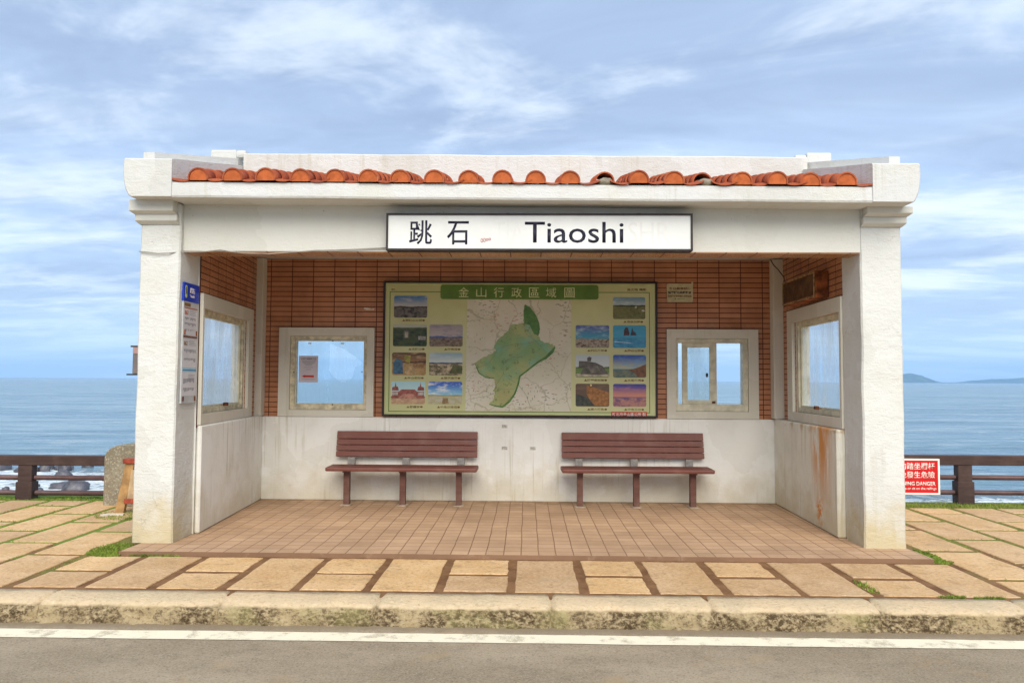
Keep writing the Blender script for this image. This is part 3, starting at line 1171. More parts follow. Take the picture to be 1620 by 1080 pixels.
N_CAP = 20
X_C0, X_C1 = -2.955, 2.82
for i in range(N_CAP):
    cx = X_C0 + (X_C1 - X_C0) * i / (N_CAP - 1) + rnd.uniform(-.012, .012)
    zb = 3.292 + ZR(cx) + rnd.uniform(-.004, .004)
    broken = i in (12, 15)
    rot = rnd.uniform(-.02, .02)
    yf = 6.775 + rnd.uniform(-.01, .008)
    L = .265
    for j in range(5):
        s = .222 * j
        yy = yf + math.cos(SL) * s
        zz_ = zb + math.sin(SL) * s
        if broken and j == 0:
            continue
        arc_tile(cx + rot * s + rnd.uniform(-.004, .004), yy, zz_ - .012, L, .092, .075, -16, 196, .013, 0)
    # front of the row: closed disc, or a lump of bare mortar where the tile is gone
    bm = mb.bm
    if not broken:
        rr = .0785
        pts = [bm.verts.new((cx + math.cos(R_(a)) * rr, yf + .008, zb - .012 + math.sin(R_(a)) * rr)) for a in range(-18, 199, 12)]
        bm.faces.new(pts).material_index = 1
    else:
        t = bmesh.new()
        bmesh.ops.create_icosphere(t, subdivisions=3, radius=1)
        for v in t.verts:
            kk = 1 + .25 * mnoise.noise(v.co * 2.2 + Vector((i, 0, 0)))
            v.co = Vector((cx + v.co.x * .078 * kk, yf + .12 + v.co.y * .10, zb - .012 + v.co.z * .050 * kk))
        for f in t.faces:
            f.smooth = True
        mb.merge(t, 2)
    # channel tiles between the rows
    if i < N_CAP - 1:
        mid = cx + (X_C1 - X_C0) / (N_CAP - 1) / 2
        for j in range(5):
            s = .222 * j
            arc_tile(mid, yf + .012 + math.cos(SL) * s, zb + .176 + math.sin(SL) * s, L, .222, .208, 238, 302, .012, 0)
# half channels at both ends
for cx, a0, a1 in ((X_C0 - .155, 226, 302), (X_C1 + .155, 238, 314)):
    for j in range(5):
        s = .222 * j
        arc_tile(cx, 6.79 + math.cos(SL) * s, 3.468 + ZR(cx) + math.sin(SL) * s, .265, .222, .208, a0, a1, .012, 0)
mb.build('roof_tiles', [M['terra'], M['terra_face'], M['mortar']], SH)

# ---- walls. openings
H_L = (7.50, 9.09, 1.15, 2.19)              # side windows: y0,y1,z0,z1
H_R = (7.575, 9.06, 1.15, 2.19)
W1 = (-2.975, -2.005, 1.115, 2.04)          # back windows: x0,x1,z0,z1
W2 = (1.855, 2.755, 1.125, 2.03)
YB = 9.655
LO = 1.03

mb = MB()
mb.panel([-3.55, 3.40], [-.06, LO, 3.02], [W1, W2], lambda u, v, t: (u, t, v), YB, YB + .16)
bw = mb.build('back_wall', M['white_in'], SH)
mb = MB()
mb.panel([-3.38, 3.15], [LO - .01, 3.015], [W1, W2], lambda u, v, t: (u, t, v), YB - .010, YB - .0005)
mb.build('tile_cladding', M['tile_x'], bw)
mb = MB()
mb.box((-3.34, YB - .045, 0.0), (3.10, YB - .0005, LO), .008)
mb.build('low_wall', M['white_in'], bw)

mb = MB()
mb.panel([7.456, YB - .001], [-.06, LO, 3.02], [H_L], lambda u, v, t: (leftx(u) - .011 - t, u, v), 0, .16)
lw = mb.build('side_wall', M['white_in'], SH)
mb = MB()
mb.panel([7.458, YB - .012], [LO - .01, 3.015], [H_L], lambda u, v, t: (leftx(u) - t, u, v), 0, .0105)
mb.build('tile_cladding', M['tile_y'], lw)
mb = MB()
mb.prism([(leftx(7.46) - .005, 7.4585), (-3.160, 7.4585), (-3.30, YB - .047), (leftx(YB) - .005, YB - .047)], 'z', 0.0, LO + .012, bevel=.014)
mb.build('low_wall', M['white_in'], lw)

mb = MB()
mb.panel([7.522, YB - .001], [-.06, LO, 3.02], [H_R], lambda u, v, t: (rightx(u) + .011 + t, u, v), 0, .16)
rw = mb.build('side_wall', M['white_rust'], SH)
mb = MB()
mb.panel([7.524, YB - .012], [LO - .01, 3.015], [H_R], lambda u, v, t: (rightx(u) + t, u, v), 0, .0105)
mb.build('tile_cladding', M['tile_y'], rw)
mb = MB()
mb.prism([(rightx(7.53) + .005, 7.5255), (2.998, 7.5255), (3.062, YB - .047), (rightx(YB) + .005, YB - .047)], 'z', 0.0, LO + .01, bevel=.014)
mb.build('low_wall', M['white_rust'], rw)

# corner pilasters
for a, b_ in ((-3.425, -3.295), (3.035, 3.18)):
    mb = MB()
    mb.box((a, 9.50, LO + .014), (b_, YB - .011, 3.01), .006)
    mb.build('corner_pilaster', M['surround'], SH)


# windows
def glass_mat(name, frost, tint=(.85, .93, .95), streaks=True, blur=.78):
    m, g, b, o = new_mat(name)
    g.n.remove(b)
    p = g.pos()
    tr = g.add('BsdfTransparent')
    tr.inputs[0].default_value = (*tint, 1)
    tl = g.add('BsdfTranslucent')
    tl.inputs[0].default_value = (.80, .88, .90, 1)
    df = g.add('BsdfDiffuse')
    df.inputs[0].default_value = (.75, .78, .76, 1)
    gl = g.add('BsdfGlossy')
    gl.inputs['Roughness'].default_value = .12
    rf = g.add('BsdfRefraction')
    rf.inputs['Color'].default_value = (.95, .98, 1.0, 1)
    rf.inputs['Roughness'].default_value = .42
    rf.inputs['IOR'].default_value = 1.02
    m0 = g.add('MixShader')
    m0.inputs[0].default_value = .16
    g.l.new(tl.outputs[0], m0.inputs[1])
    g.l.new(df.outputs[0], m0.inputs[2])
    m1 = g.add('MixShader')
    m1.inputs[0].default_value = 1 - blur
    g.l.new(rf.outputs[0], m1.inputs[1])
    g.l.new(m0.outputs[0], m1.inputs[2])
    m2 = g.add('MixShader')
    x, y, z = g.sep(p)
    n = g.noise(g.comb(g.math('MULTIPLY', g.math('ADD', x, y), 5), g.math('MULTIPLY', y, 1.2), g.math('MULTIPLY', z, 1.2)), 1.3, 5, .65)
    f = g.ramp(n, .3, .7, max(frost - .16, 0), min(frost + .14, 1)) if streaks else frost
    g.put(m2.inputs[0], f)
    g.l.new(tr.outputs[0], m2.inputs[1])
    g.l.new(m1.outputs[0], m2.inputs[2])
    m3 = g.add('MixShader')
    fr = g.add('Fresnel')
    fr.inputs[0].default_value = 1.22
    bf = g.add('NewGeometry').outputs['Backfacing']
    g.put(m3.inputs[0], g.math('MULTIPLY', fr.outputs[0], g.math('SUBTRACT', 1.0, bf)))
    g.l.new(m2.outputs[0], m3.inputs[1])
    g.l.new(gl.outputs[0], m3.inputs[2])
    g.l.new(m3.outputs[0], o.inputs[0])
    return m


M['frosted'] = glass_mat('frosted_pane', .40, (.94, .98, 1.0))
M['milky'] = glass_mat('milky_pane', .36, (1, 1, 1), True, 0)
M['clear'] = glass_mat('clear_pane', .12, (.96, .98, .98))
M['hazy'] = glass_mat('hazy_pane', .30, (.95, .99, .98), True, 0)
M['dirty'] = glass_mat('salt_stained_pane', .26, (.97, .99, 1), True, 0)


def rect_frame(mb, fn, u0, u1, v0, v1, wd, t0, t1):
    mb.panel([u0, u1], [v0, v1], [(u0 + wd[0], u1 - wd[1], v0 + wd[2], v1 - wd[3])], fn, t0, t1)


back = lambda u, v, t: (u, YB + t, v)        # t < 0 stands in front of the wall
# left back window: surround, frame, fixed frosted pane with a torn film
mb = MB()
mb.panel([-3.115, -1.912], [LO + .004, 2.145], [W1], back, -.052, -.0105)
win1 = mb.build('window', M['surround'], SH)
mb = MB()
rect_frame(mb, back, W1[0] + .003, W1[1] - .003, W1[2] + .003, W1[3] - .003, (.058, .030, .068, .045), -.03, .09)
fr = mb.build('frame', M['cream_dirty'], win1)
mb = MB()
rect_frame(mb, back, W1[0] + .0615, W1[1] - .0335, W1[2] + .0715, W1[3] - .0485, (.014, .012, .010, .012), -.012, .05)
mb.build('inner_frame', M['cream'], win1)
mb = MB()
mb.panel([W1[0] + .07, W1[1] - .04], [W1[2] + .078, W1[3] - .055], [], back, .016, .022)
mb.build('pane', M['clear'], win1)
gx = lambda px_: -3.111 + (px_ - 443) * .00811
gz = lambda py_: 2.144 - (py_ - 518) * .00789
# frosting film on the outside of the pane, torn away in the middle
fx0, fx1, fz0, fz1 = W1[0] + .07, W1[1] - .04, W1[2] + .078, W1[3] - .055
tear = [(gx(a), gz(b_)) for a, b_ in ((520, 543), (545, 553), (570, 572), (569, 577), (560, 579), (555, 598), (541, 606), (528, 598), (519, 586))]
right = [(tear[0][0], fz1)] + tear[:7] + [(tear[6][0], fz0), (fx1, fz0), (fx1, fz1)]
left = [(tear[6][0], fz0)] + tear[6:] + [tear[0], (tear[0][0], fz1), (fx0, fz1), (fx0, fz0)]
mb = MB()
for poly in (right, left):
    mb.prism(poly, 'y', YB + .0225, YB + .0240)
mb.build('torn_film', M['frosted'], win1)
for (a, b_) in ((490, 543), (541, 543), (527, 640), (466, 589), (572, 588), (526, 539)):
    mb = MB()
    wd = .02 if b_ == 543 else .007
    mb.box((gx(a) - wd, YB - .042, gz(b_) - .008), (gx(a) + wd, YB - .0305, gz(b_) + .008), .003)
    mb.build('clip', M['dark'] if b_ != 543 else M['cream'], win1)

# right back window: one sash slid to the left, the right half open
mb = MB()
mb.panel([1.745, 2.878], [LO + .004, 2.143], [W2], back, -.052, -.0105)
win2 = mb.build('window', M['surround'], SH)
mb = MB()
rect_frame(mb, back, W2[0] + .003, W2[1] - .003, W2[2] + .003, W2[3] - .003, (.03, .06, .085, .05), -.03, .10)
mb.build('frame', M['cream'], win2)
mb = MB()
rect_frame(mb, back, 1.945, 2.372, W2[2] + .089, W2[3] - .054, (.065, .085, .05, .055), .0, .035)
sash = mb.build('sash', M['cream'], win2)
mb = MB()
mb.panel([2.008, 2.292], [W2[2] + .135, W2[3] - .105], [], back, .015, .020)
mb.build('pane', M['hazy'], win2)
mb = MB()
mb.box((2.235, YB - .02, 1.55), (2.262, YB - .001, 1.60), .005)
mb.build('latch', M['dark'], win2)
mb = MB()
mb.box((2.31, YB - .016, W2[2] + .10), (2.35, YB - .001, W2[2] + .125), .004)
mb.build('roller', M['rust'], win2)

for side, H, fx, s in (('l', H_L, leftx, -1), ('r', H_R, rightx, 1)):
    fn = lambda u, v, t, fx=fx, s=s: (fx(u) + s * t, u, v)
    y0s = 7.4595 if side == 'l' else 7.5265
    mb = MB()
    mb.panel([y0s, H[1] + .19], [LO + .016, 2.335], [H], fn, -.035, -.0005)
    wn = mb.build('window', M['surround'], SH)
    mb = MB()
    rect_frame(mb, fn, H[0] + .003, H[1] - .003, H[2] + .003, H[3] - .003, (.03, .05, .05, .04), .02, .12)
    mb.build('frame', M['cream_dirty'] if side == 'l' else M['cream'], wn)
    mb = MB()
    rect_frame(mb, fn, H[0] + .034, H[1] - .054, H[2] + .054, H[3] - .044, (.02, .022, .022, .02), .05, .09)
    mb.build('inner_frame', M['cream'], wn)
    mb = MB()
    mb.panel([H[0] + .05, H[1] - .07], [H[2] + .07, H[3] - .06], [], fn, .068, .073)
    mb.build('pane', M['milky'] if side == 'l' else M['dirty'], wn)
    mb = MB()
    yy = 8.32
    mb.box((fx(yy) - s * (.0) - .02, yy, H[2] + .054), (fx(yy) + .02, yy + .06, H[2] + .09), .004)
    mb.build('latch', M['rust'], wn)

# ------------------------------------------------------------------ station name sign
SG = thing('name_sign', (.105, 7.03, 2.685), 'long white name sign with black lettering across the front beam', 'sign')
fs = lambda u, v, t: (u, 6.972 - t, v)
mb = MB()
mb.box((-1.275, 6.975, 2.697), (1.487, 7.09, 3.005))
mb.build('sign_face', M['plate'], SG)
mb = MB()
rect_frame(mb, lambda u, v, t: (u, t, v), -1.293, 1.505, 2.681, 3.021, (.017, .017, .015, .015), 6.962, 7.093)
mb.build('sign_frame', M['dark'], SG)
fs = lambda u, v, t: (u, 6.9745 - t, v)
lettering('跳', (-1.083, -.872, 2.735, 2.957), fs, M['ink'], SG, bold=.008)
lettering('石', (-.735, -.535, 2.735, 2.950), fs, M['ink'], SG, bold=.008)
lettering('Tiaoshi', (-.022, .878, 2.752, 2.945), fs, M['ink'], SG, bold=.004)
gfs = lambda u, v, t: (u, 6.9748 - t * .3, v)
lettering('TIA', (-.31, -.03, 2.752, 2.945), gfs, M['ghost'], SG, 'faded_lettering')
lettering('SHR', (.92, 1.30, 2.752, 2.945), gfs, M['ghost'], SG, 'faded_lettering')
mb = MB()
for k in range(4):
    cx = -.415 + k * .024
    mb.tube([(cx + .009 * math.cos(a / 8 * 2 * math.pi), 6.9735, 2.772 + .004 * k + (.017 if k < 2 else .010) * math.sin(a / 8 * 2 * math.pi)) for a in range(9)], .0025, 5)
mb.build('red_scribble', M['red_ink'], SG)
# screws and hooks that show along the top
for xx_ in (-.82, -.18, 1.02):
    mb = MB()
    mb.box((xx_ - .02, 7.0, 3.0215), (xx_ + .02, 7.05, 3.032), .003)
    mb.build('hook', M['dark'], SG)

# cable along the beam
mb = MB()
cp = [(-3.60, 7.02, 2.672), (-3.50, 7.015, 2.662), (-3.42, 7.012, 2.652), (-3.33, 7.012, 2.655), (-3.22, 7.05, 2.672), (-3.05, 7.08, 2.678), (-2.86, 7.08, 2.698),
      (-2.78, 7.08, 2.684), (-2.66, 7.08, 2.668), (-2.4, 7.08, 2.662), (-2.15, 7.08, 2.680), (-1.98, 7.08, 2.695), (-1.75, 7.08, 2.700), (-1.5, 7.08, 2.712), (-1.31, 7.08, 2.72)]
mb.tube(cp, .0055, 6)
tag(mb.build('cable', M['cable'], origin=(-3.6, 7.02, 2.672)), 'thin pale cable strung along the lower edge of the front beam', 'cable')

# ------------------------------------------------------------------ map board
MBD = thing('map_board', (-.088, 9.6, 1.05), 'large framed district map board with photographs on the tiled back wall', 'map board')
bx = lambda p_: -1.790 + (p_ - 607) / 433 * 3.405
bz = lambda p_: 2.726 - (p_ - 445) / 214.5 * 1.676
YM = 9.575


def board_paper(name, a, b2):
    m, g, b, o = new_mat(name)
    p = g.pos()
    n = g.noise(p, 1.3, 5, .6)
    c = g.mix(g.ramp(n, .35, .65), a, b2)
    g.put(b.inputs['Base Color'], c)
    b.inputs['Roughness'].default_value = .35
    return m


M['board'] = board_paper('board_print', (.50, .50, .245), (.57, .57, .31))


def map_paper():
    m, g, b, o = new_mat('map_paper')
    p = g.pos()
    x, y, z = g.sep(p)
    n = g.noise(p, 1.6, 4, .6)
    c = g.mix(g.ramp(n, .35, .65), (.58, .55, .42), (.66, .62, .53))
    for k, (fx_, fz_, th, col, dens) in enumerate(((13, 48, .30, (.10, .09, .06), .53), (42, 13, .26, (.14, .13, .08), .56), (12, 38, .30, (.55, .16, .13), .60), (20, 60, .28, (.14, .14, .1), .54))):
        v = g.voro(g.comb(g.math('MULTIPLY', x, fx_), k * 3.3, g.math('MULTIPLY', z, fz_)), 1.0)
        mk = g.math('MULTIPLY', g.ramp(v, th, th * .7), g.ramp(g.noise(g.vmath('ADD', p, (k * 2.7, 0, k)), 3.2, 3, .6), dens - .03, dens + .05))
        c = g.mix(g.math('MULTIPLY', mk, .7), c, col)
    ed = g.voro(g.vmath('ADD', p, g.vmath('MULTIPLY', g.noise(p, 5, 3, .6, 0, 1), (.2, 0, .2))), 3.0, 'DISTANCE_TO_EDGE')
    c = g.mix(g.math('MULTIPLY', g.ramp(ed, .018, .006), .55), c, (.30, .27, .16))
    g.put(b.inputs['Base Color'], c)
    b.inputs['Roughness'].default_value = .35
    return m


M['mapsheet'] = map_paper()
M['green'] = simple('print_green', (.10, .19, .03), .35, .15, 6, 0)
M['dgreen'] = simple('print_dark_green', (.085, .19, .045), .35, .25, 12, 0)
M['pale_green'] = simple('print_pale_green', (.50, .58, .27), .4, .1, 6, 0)
M['cream_ink'] = simple('print_cream', (.62, .66, .36), .4, .05, 6, 0)
M['brown_ink'] = simple('print_brown', (.22, .12, .05), .5, .1, 6, 0)
M['grey_ink'] = simple('print_grey', (.22, .20, .15), .5, .3, 30, 0)
M['pink_ink'] = simple('print_pink', (.48, .16, .14), .5, .2, 6, 0)
M['red'] = simple('print_red', (.50, .03, .015), .4, .15, 6, 0)
M['white_ink'] = simple('print_white', (.80, .76, .70), .5, .04, 6, 0)

mb = MB()
mb.box((-1.772, YM, 1.068), (1.597, 9.642, 2.708))
mb.build('board_face', M['board'], MBD)
mb = MB()
rect_frame(mb, lambda u, v, t: (u, t, v), -1.797, 1.622, 1.046, 2.732, (.024, .024, .020, .022), 9.556, 9.643)
mb.build('board_frame', M['dark'], MBD)
fm = lambda u, v, t: (u, YM - t, v)
# pale inner margin and the green rule
mb = MB()
rect_frame(mb, fm, bx(612.5), bx(1034), bz(657), bz(449.5), (.012, .012, .012, .012), .0004, .0010)
mb.build('margin', M['pale_green'], MBD)
mb = MB()
rect_frame(mb, fm, bx(616), bx(1029), bz(653), bz(461), (.009, .009, .009, .009), .0012, .0022)
mb.build('rule', M['green'], MBD)
mb = MB()
mb.prism([(bx(740), bz(474)), (bx(905), bz(474)), (bx(905), bz(651)), (bx(738), bz(651))], 'y', YM - .0016, YM - .0003)
mb.build('map_sheet', M['mapsheet'], MBD)


def rounded(u0, u1, v0, v1, r, n=5):
    out = []
    for cx, cy, a0 in ((u1 - r, v1 - r, 0), (u0 + r, v1 - r, 90), (u0 + r, v0 + r, 180), (u1 - r, v0 + r, 270)):
        for k in range(n + 1):
            a = R_(a0 + 90 * k / n)
            out.append((cx + r * math.cos(a), cy + r * math.sin(a)))
    return out


mb = MB()
mb.prism(rounded(bx(697), bx(948), bz(473), bz(450), .03), 'y', YM - .006, YM - .001)
ban = mb.build('title_band', M['green'], MBD)
for ch, pxc in zip('金山行政區域圖', (734, 762, 790, 818, 846, 873, 902)):
    lettering(ch, (bx(pxc - 8.2), bx(pxc + 8.2), bz(470), bz(454)), lambda u, v, t: (u, YM - .0062 - t, v), M['cream_ink'], ban, bold=.004)
mb = MB()
mb.prism([(bx(968), bz(659)), (bx(1024), bz(659)), (bx(1024), bz(651)), (bx(968), bz(651))], 'y', YM - .004, YM - .0008)
red = mb.build('maker_band', M['red'], MBD)
lettering('新北市金山區公所 製', (bx(969.5), bx(1022.5), bz(657.6), bz(652.2)), lambda u, v, t: (u, YM - .0042 - t, v), M['white_ink'], red, bold=.02)
lettering('吳文雄 攝影', (bx(993), bx(1024), bz(459), bz(455)), lambda u, v, t: (u, YM - .0004 - t, v), M['brown_ink'], MBD, bold=.02)
lettering('圖例', (bx(618.5), bx(624), bz(459), bz(456.5)), lambda u, v, t: (u, YM - .0004 - t, v), M['brown_ink'], MBD, bold=.02)


# the district itself
def land_mat():
    m, g, b, o = new_mat('map_land')
    p = g.pos()
    n = g.noise(p, 2.2, 4, .55, .5)
    n2 = g.noise(g.vmath('ADD', p, (3, 0, 7)), 3.5, 5, .6, .6)
    n3 = g.noise(p, 15, 6, .75)
    c = g.mix(g.ramp(n, .38, .6), (.38, .41, .17), (.22, .35, .15))
    c = g.mix(g.math('MULTIPLY', g.ramp(n2, .48, .66), .75), c, (.20, .42, .30))
    c = g.mix(g.math('MULTIPLY', g.ramp(n2, .46, .3), .55), c, (.36, .30, .13))
    c = g.mix(g.math('MULTIPLY', g.ramp(n3, .54, .66), .7), c, (.10, .15, .05))
    g.put(b.inputs['Base Color'], c)
    b.inputs['Roughness'].default_value = .35
    return m


lx = lambda a: bx(735 + a * 170 / 966)
lz = lambda a: bz(470 + a * 190 / 1080)
land = [(548, 62), (600, 95), (650, 165), (676, 225), (685, 290), (672, 355), (690, 388), (735, 412), (790, 420), (822, 445), (800, 490), (745, 545),
        (670, 580), (600, 640), (510, 715), (490, 790), (455, 880), (400, 960), (335, 1000), (230, 968), (262, 935), (285, 870), (262, 850), (290, 800), (272, 735),
        (200, 728), (140, 690), (118, 640), (96, 598), (160, 555), (250, 515), (290, 485), (270, 455), (300, 390), (400, 305), (430, 245), (540, 235), (536, 130)]
mb = MB()
rl = random.Random(9)
land2 = []
for (a, b_), (c_, d_) in zip(land, land[1:] + land[:1]):
    for t in (0, .25, .5, .75):
        k_ = 0 if t == 0 else 7
        land2.append((a + (c_ - a) * t + rl.uniform(-k_, k_), b_ + (d_ - b_) * t + rl.uniform(-k_, k_)))
mb.prism([(lx(a), lz(b_)) for a, b_ in land2], 'y', YM - .0030, YM - .0015)
mb.build('map_land', land_mat(), MBD)


def ribbon(mb, pts, wd, t0, t1, fxy, mi=0):
    prev = None
    P_ = [Vector((fxy(*p)[0], fxy(*p)[1])) for p in pts]
    for i, p in enumerate(P_):
        d = (P_[min(i + 1, len(P_) - 1)] - P_[max(i - 1, 0)]).normalized()
        nrm = Vector((-d.y, d.x))
        w_ = wd[i] if isinstance(wd, (list, tuple)) else wd
        a, b_ = p + nrm * w_ / 2, p - nrm * w_ / 2
        cur = [mb.bm.verts.new((q.x, YM - t, q.y)) for q, t in ((a, t0), (b_, t0), (b_, t1), (a, t1))]
        if prev:
            for k in range(4):
                mb.bm.faces.new((prev[k], prev[(k + 1) % 4], cur[(k + 1) % 4], cur[k])).material_index = mi
        else:
            mb.bm.faces.new(cur).material_index = mi
        prev = cur
    mb.bm.faces.new(prev[::-1]).material_index = mi


mb = MB()
lf = lambda a, b_: (lx(a), lz(b_))
ribbon(mb, [(820, 450), (795, 490), (740, 545), (670, 585), (600, 640), (550, 680), (505, 715), (490, 790), (460, 875), (410, 945), (350, 992), (290, 985), (232, 968)],
       [.016, .04, .034, .024, .02, .018, .022, .022, .02, .026, .022, .014, .010], .0032, .0042, lf)
ribbon(mb, [(275, 733), (200, 728), (140, 690), (112, 630)], .012, .0032, .0042, lf)
mb.prism([(lx(a), lz(b_)) for a, b_ in ((548, 62), (600, 95), (650, 165), (676, 225), (685, 290), (668, 345), (630, 330), (590, 250), (545, 235), (536, 130))], 'y', YM - .0046, YM - .0032)
mb.build('map_coast', M['dgreen'], MBD)
mb = MB()
rnd = random.Random(2)
for (pts) in ([(540, 235), (560, 330), (640, 390), (720, 470)], [(300, 470), (420, 430), (560, 420), (680, 390)], [(360, 690), (350, 620), (430, 540), (520, 540)],
              [(290, 800), (360, 690), (410, 740), (470, 775)], [(120, 640), (230, 600), (300, 480)], [(300, 830), (380, 835), (450, 830)], [(500, 800), (560, 880), (600, 990), (640, 1010)]):
    ribbon(mb, pts, .004, .0048, .0054, lf)
mb.build('map_roads', M['grey_ink'], MBD)


# the fourteen photographs on the board
def photo_mat(i, sky_t, sky_l, cloud, hor, hill, amp, g1, g2, gs=7.0, cl=.5):
    m, g, b, o = new_mat('photo_print_%d' % i)
    p = g.obj()
    x, y, z = g.sep(p)
    u = g.math('DIVIDE', x, .207)
    v = g.math('DIVIDE', z, .139)
    off = (i * 3.17, i * 1.3, i * 2.1)
    pv = g.vmath('ADD', g.comb(u, 0, v), off)
    s = g.mix(g.ramp(v, hor, 1.0), sky_l, sky_t)
    cn = g.noise(g.vmath('MULTIPLY', pv, (1, 1, 2.2)), 1.5, 6, .62)
    s = g.mix(g.math('MULTIPLY', g.ramp(cn, .46, .66), cl), s, cloud)
    gn = g.noise(pv, gs, 5, .7)
    gb = g.noise(pv, 1.4, 4, .6)
    gr = g.mix(g.ramp(gn, .4, .6), g1, g2)
    gr = g.mix(g.math('MULTIPLY', g.ramp(gb, .45, .6), .5), gr, g2)
    hn = g.noise(g.comb(g.math('ADD', u, i * 5.3), 0, 0), 1.2, 5, .6)
    top = g.math('ADD', g.math('MULTIPLY', g.math('SUBTRACT', hn, .42), amp * 2), hor + .05)
    c = g.mix(g.ramp(g.math('SUBTRACT', v, top), .03, -.03), s, hill)
    edge = g.math('ADD', g.math('MULTIPLY', g.math('SUBTRACT', gb, .5), .25), hor - .02)
    c = g.mix(g.ramp(g.math('SUBTRACT', v, edge), .03, -.05), c, gr)
    g.put(b.inputs['Base Color'], c)
    b.inputs['Roughness'].default_value = .3
    return m


def photo(i, u0, u1, v0, v1, args, extra=None, cap=''):
    cx, cz = bx((u0 + u1) / 2), bz((v0 + v1) / 2)
    mb = MB()
    mb.prism(rounded(bx(u0), bx(u1), bz(v1), bz(v0), .022), 'y', YM - .0022, YM - .0006)
    mats = [photo_mat(i, *args)]
    if extra:
        for k, (poly, col) in enumerate(extra):
            mb.prism([(cx + a * .207, cz + b_ * .139) for a, b_ in poly], 'y', YM - .0028 - .0004 * k, YM - .0023 - .0004 * k, mi=k + 1)
            mats.append(simple('photo_ink_%d_%d' % (i, k), col, .35, .35, 25, 0))
    o = mb.build('photo_print', mats, MBD, origin=(cx, YM, cz))
    if cap:
        wd = 5.2 * len(cap)
        right = u1 - 3.5
        lettering(cap, (bx(right - wd), bx(right), bz(v1 + 6.2), bz(v1 + 2.4)), lambda u, v, t: (u, YM - .0004 - t, v), M['brown_ink'], MBD, 'caption', bold=.015)


D = (.03, .028, .022)
photo(1, 623, 676, 468, 503, ((.05, .18, .42), (.42, .42, .42), (.5, .5, .5), -.05, (.04, .025, .015), .18, (.02, .016, .012), (.16, .14, .12), 3, .6), None, '▲獅頭山公園●')
photo(2, 622, 676, 514, 549, ((.42, .45, .38), (.4, .42, .35), (.3, .32, .28), .62, (.09, .11, .05), .2, (.015, .03, .015), (.07, .09, .03), 4, .4),
      [([(-.38, -.25), (-.05, -.25), (-.05, .38), (-.22, .55), (-.38, .4)], (.12, .12, .1)), ([(-.3, -.2), (-.12, -.2), (-.12, .32), (-.3, .32)], (.34, .33, .26)),
       ([(.5, -.4), (.95, -.4), (.95, -.1), (.5, -.05)], (.32, .31, .28))], '▲法鼓山●')
photo(3, 680, 733, 514, 549, ((.34, .29, .30), (.46, .40, .40), (.22, .20, .28), -.18, (.06, .11, .28), .28, (.09, .05, .03), (.26, .2, .15), 5, .7), None, '▲中角灣●')
photo(4, 621, 675, 559, 595, ((.12, .06, .03), (.30, .16, .06), (.5, .34, .18), .1, (.10, .05, .03), .5, (.24, .12, .05), (.45, .3, .12), 3.2, .9),
      [([(-.95, -.9), (-.35, -.9), (-.4, .3), (-.75, .5), (-.95, .1)], (.06, .14, .22)), ([(-.3, -.95), (.55, -.95), (.25, -.2), (-.05, -.2)], (.45, .32, .16)),
       ([(-.25, .2), (.05, .1), (.1, .75), (-.3, .8)], (.34, .3, .06))], '▲金山老街●')
photo(5, 680, 733, 559, 595, ((.30, .44, .52), (.6, .66, .62), (.68, .72, .7), .05, (.04, .08, .17), .18, (.55, .46, .30), (.12, .10, .05), 2.6, .4),
      [([(.2, -.85), (.98, -.85), (.98, -.15), (.45, -.1)], (.10, .11, .04))], '▲磺港漁港●')
photo(6, 620, 674, 605, 641, ((.38, .62, .68), (.52, .68, .68), (.6, .7, .7), -.4, (.25, .09, .07), .2, (.55, .38, .24), (.42, .26, .16), 4, .2),
      [([(-.98, -.5), (.98, -.5), (.98, .1), (.55, .12), (.4, .3), (-.4, .3), (-.55, .12), (-.98, .1)], (.28, .09, .07)),
       ([(-.98, .2), (-.55, .2), (-.62, .55), (-.7, .55), (-.75, .95), (-.8, .55), (-.95, .5)], (.27, .08, .06)),
       ([(.98, .2), (.55, .2), (.62, .55), (.7, .55), (.75, .9), (.8, .55), (.95, .5)], (.27, .08, .06)),
       ([(-.6, -.52), (.6, -.52), (.3, -.1), (-.3, -.1)], (.42, .2, .15)), ([(-.98, -.2), (-.6, -.2), (-.6, .05), (-.98, .05)], (.45, .42, .38)), ([(.6, -.2), (.98, -.2), (.98, .05), (.6, .05)], (.45, .42, .38))], '▲慈護宮●')
photo(7, 679, 733, 605, 641, ((.04, .12, .55), (.25, .55, .75), (.78, .8, .8), -.25, (.32, .32, .12), .14, (.52, .48, .38), (.42, .40, .22), 3, .95),
      [([(-.2, -.98), (.22, -.98), (.15, -.45), (-.14, -.45)], (.30, .2, .1))], '▲中角沙珠灣●')
photo(8, 971, 1022, 469, 504, ((.16, .27, .36), (.38, .48, .52), (.6, .64, .64), .2, (.02, .035, .03), .16, (.10, .11, .03), (.20, .19, .06), 5, .6),
      [([(.35, .0), (.45, .0), (.45, .18), (.35, .16)], (.6, .58, .55)), ([(.75, -.3), (.92, -.3), (.92, -.18), (.75, -.15)], (.55, .5, .48))], '▲清泉田野●')
photo(9, 912, 965, 514, 550, ((.10, .12, .34), (.06, .30, .46), (.45, .58, .64), -.18, (.10, .32, .40), .04, (.09, .055, .035), (.40, .34, .27), 6, .7), None, '▲跳石海岸●')
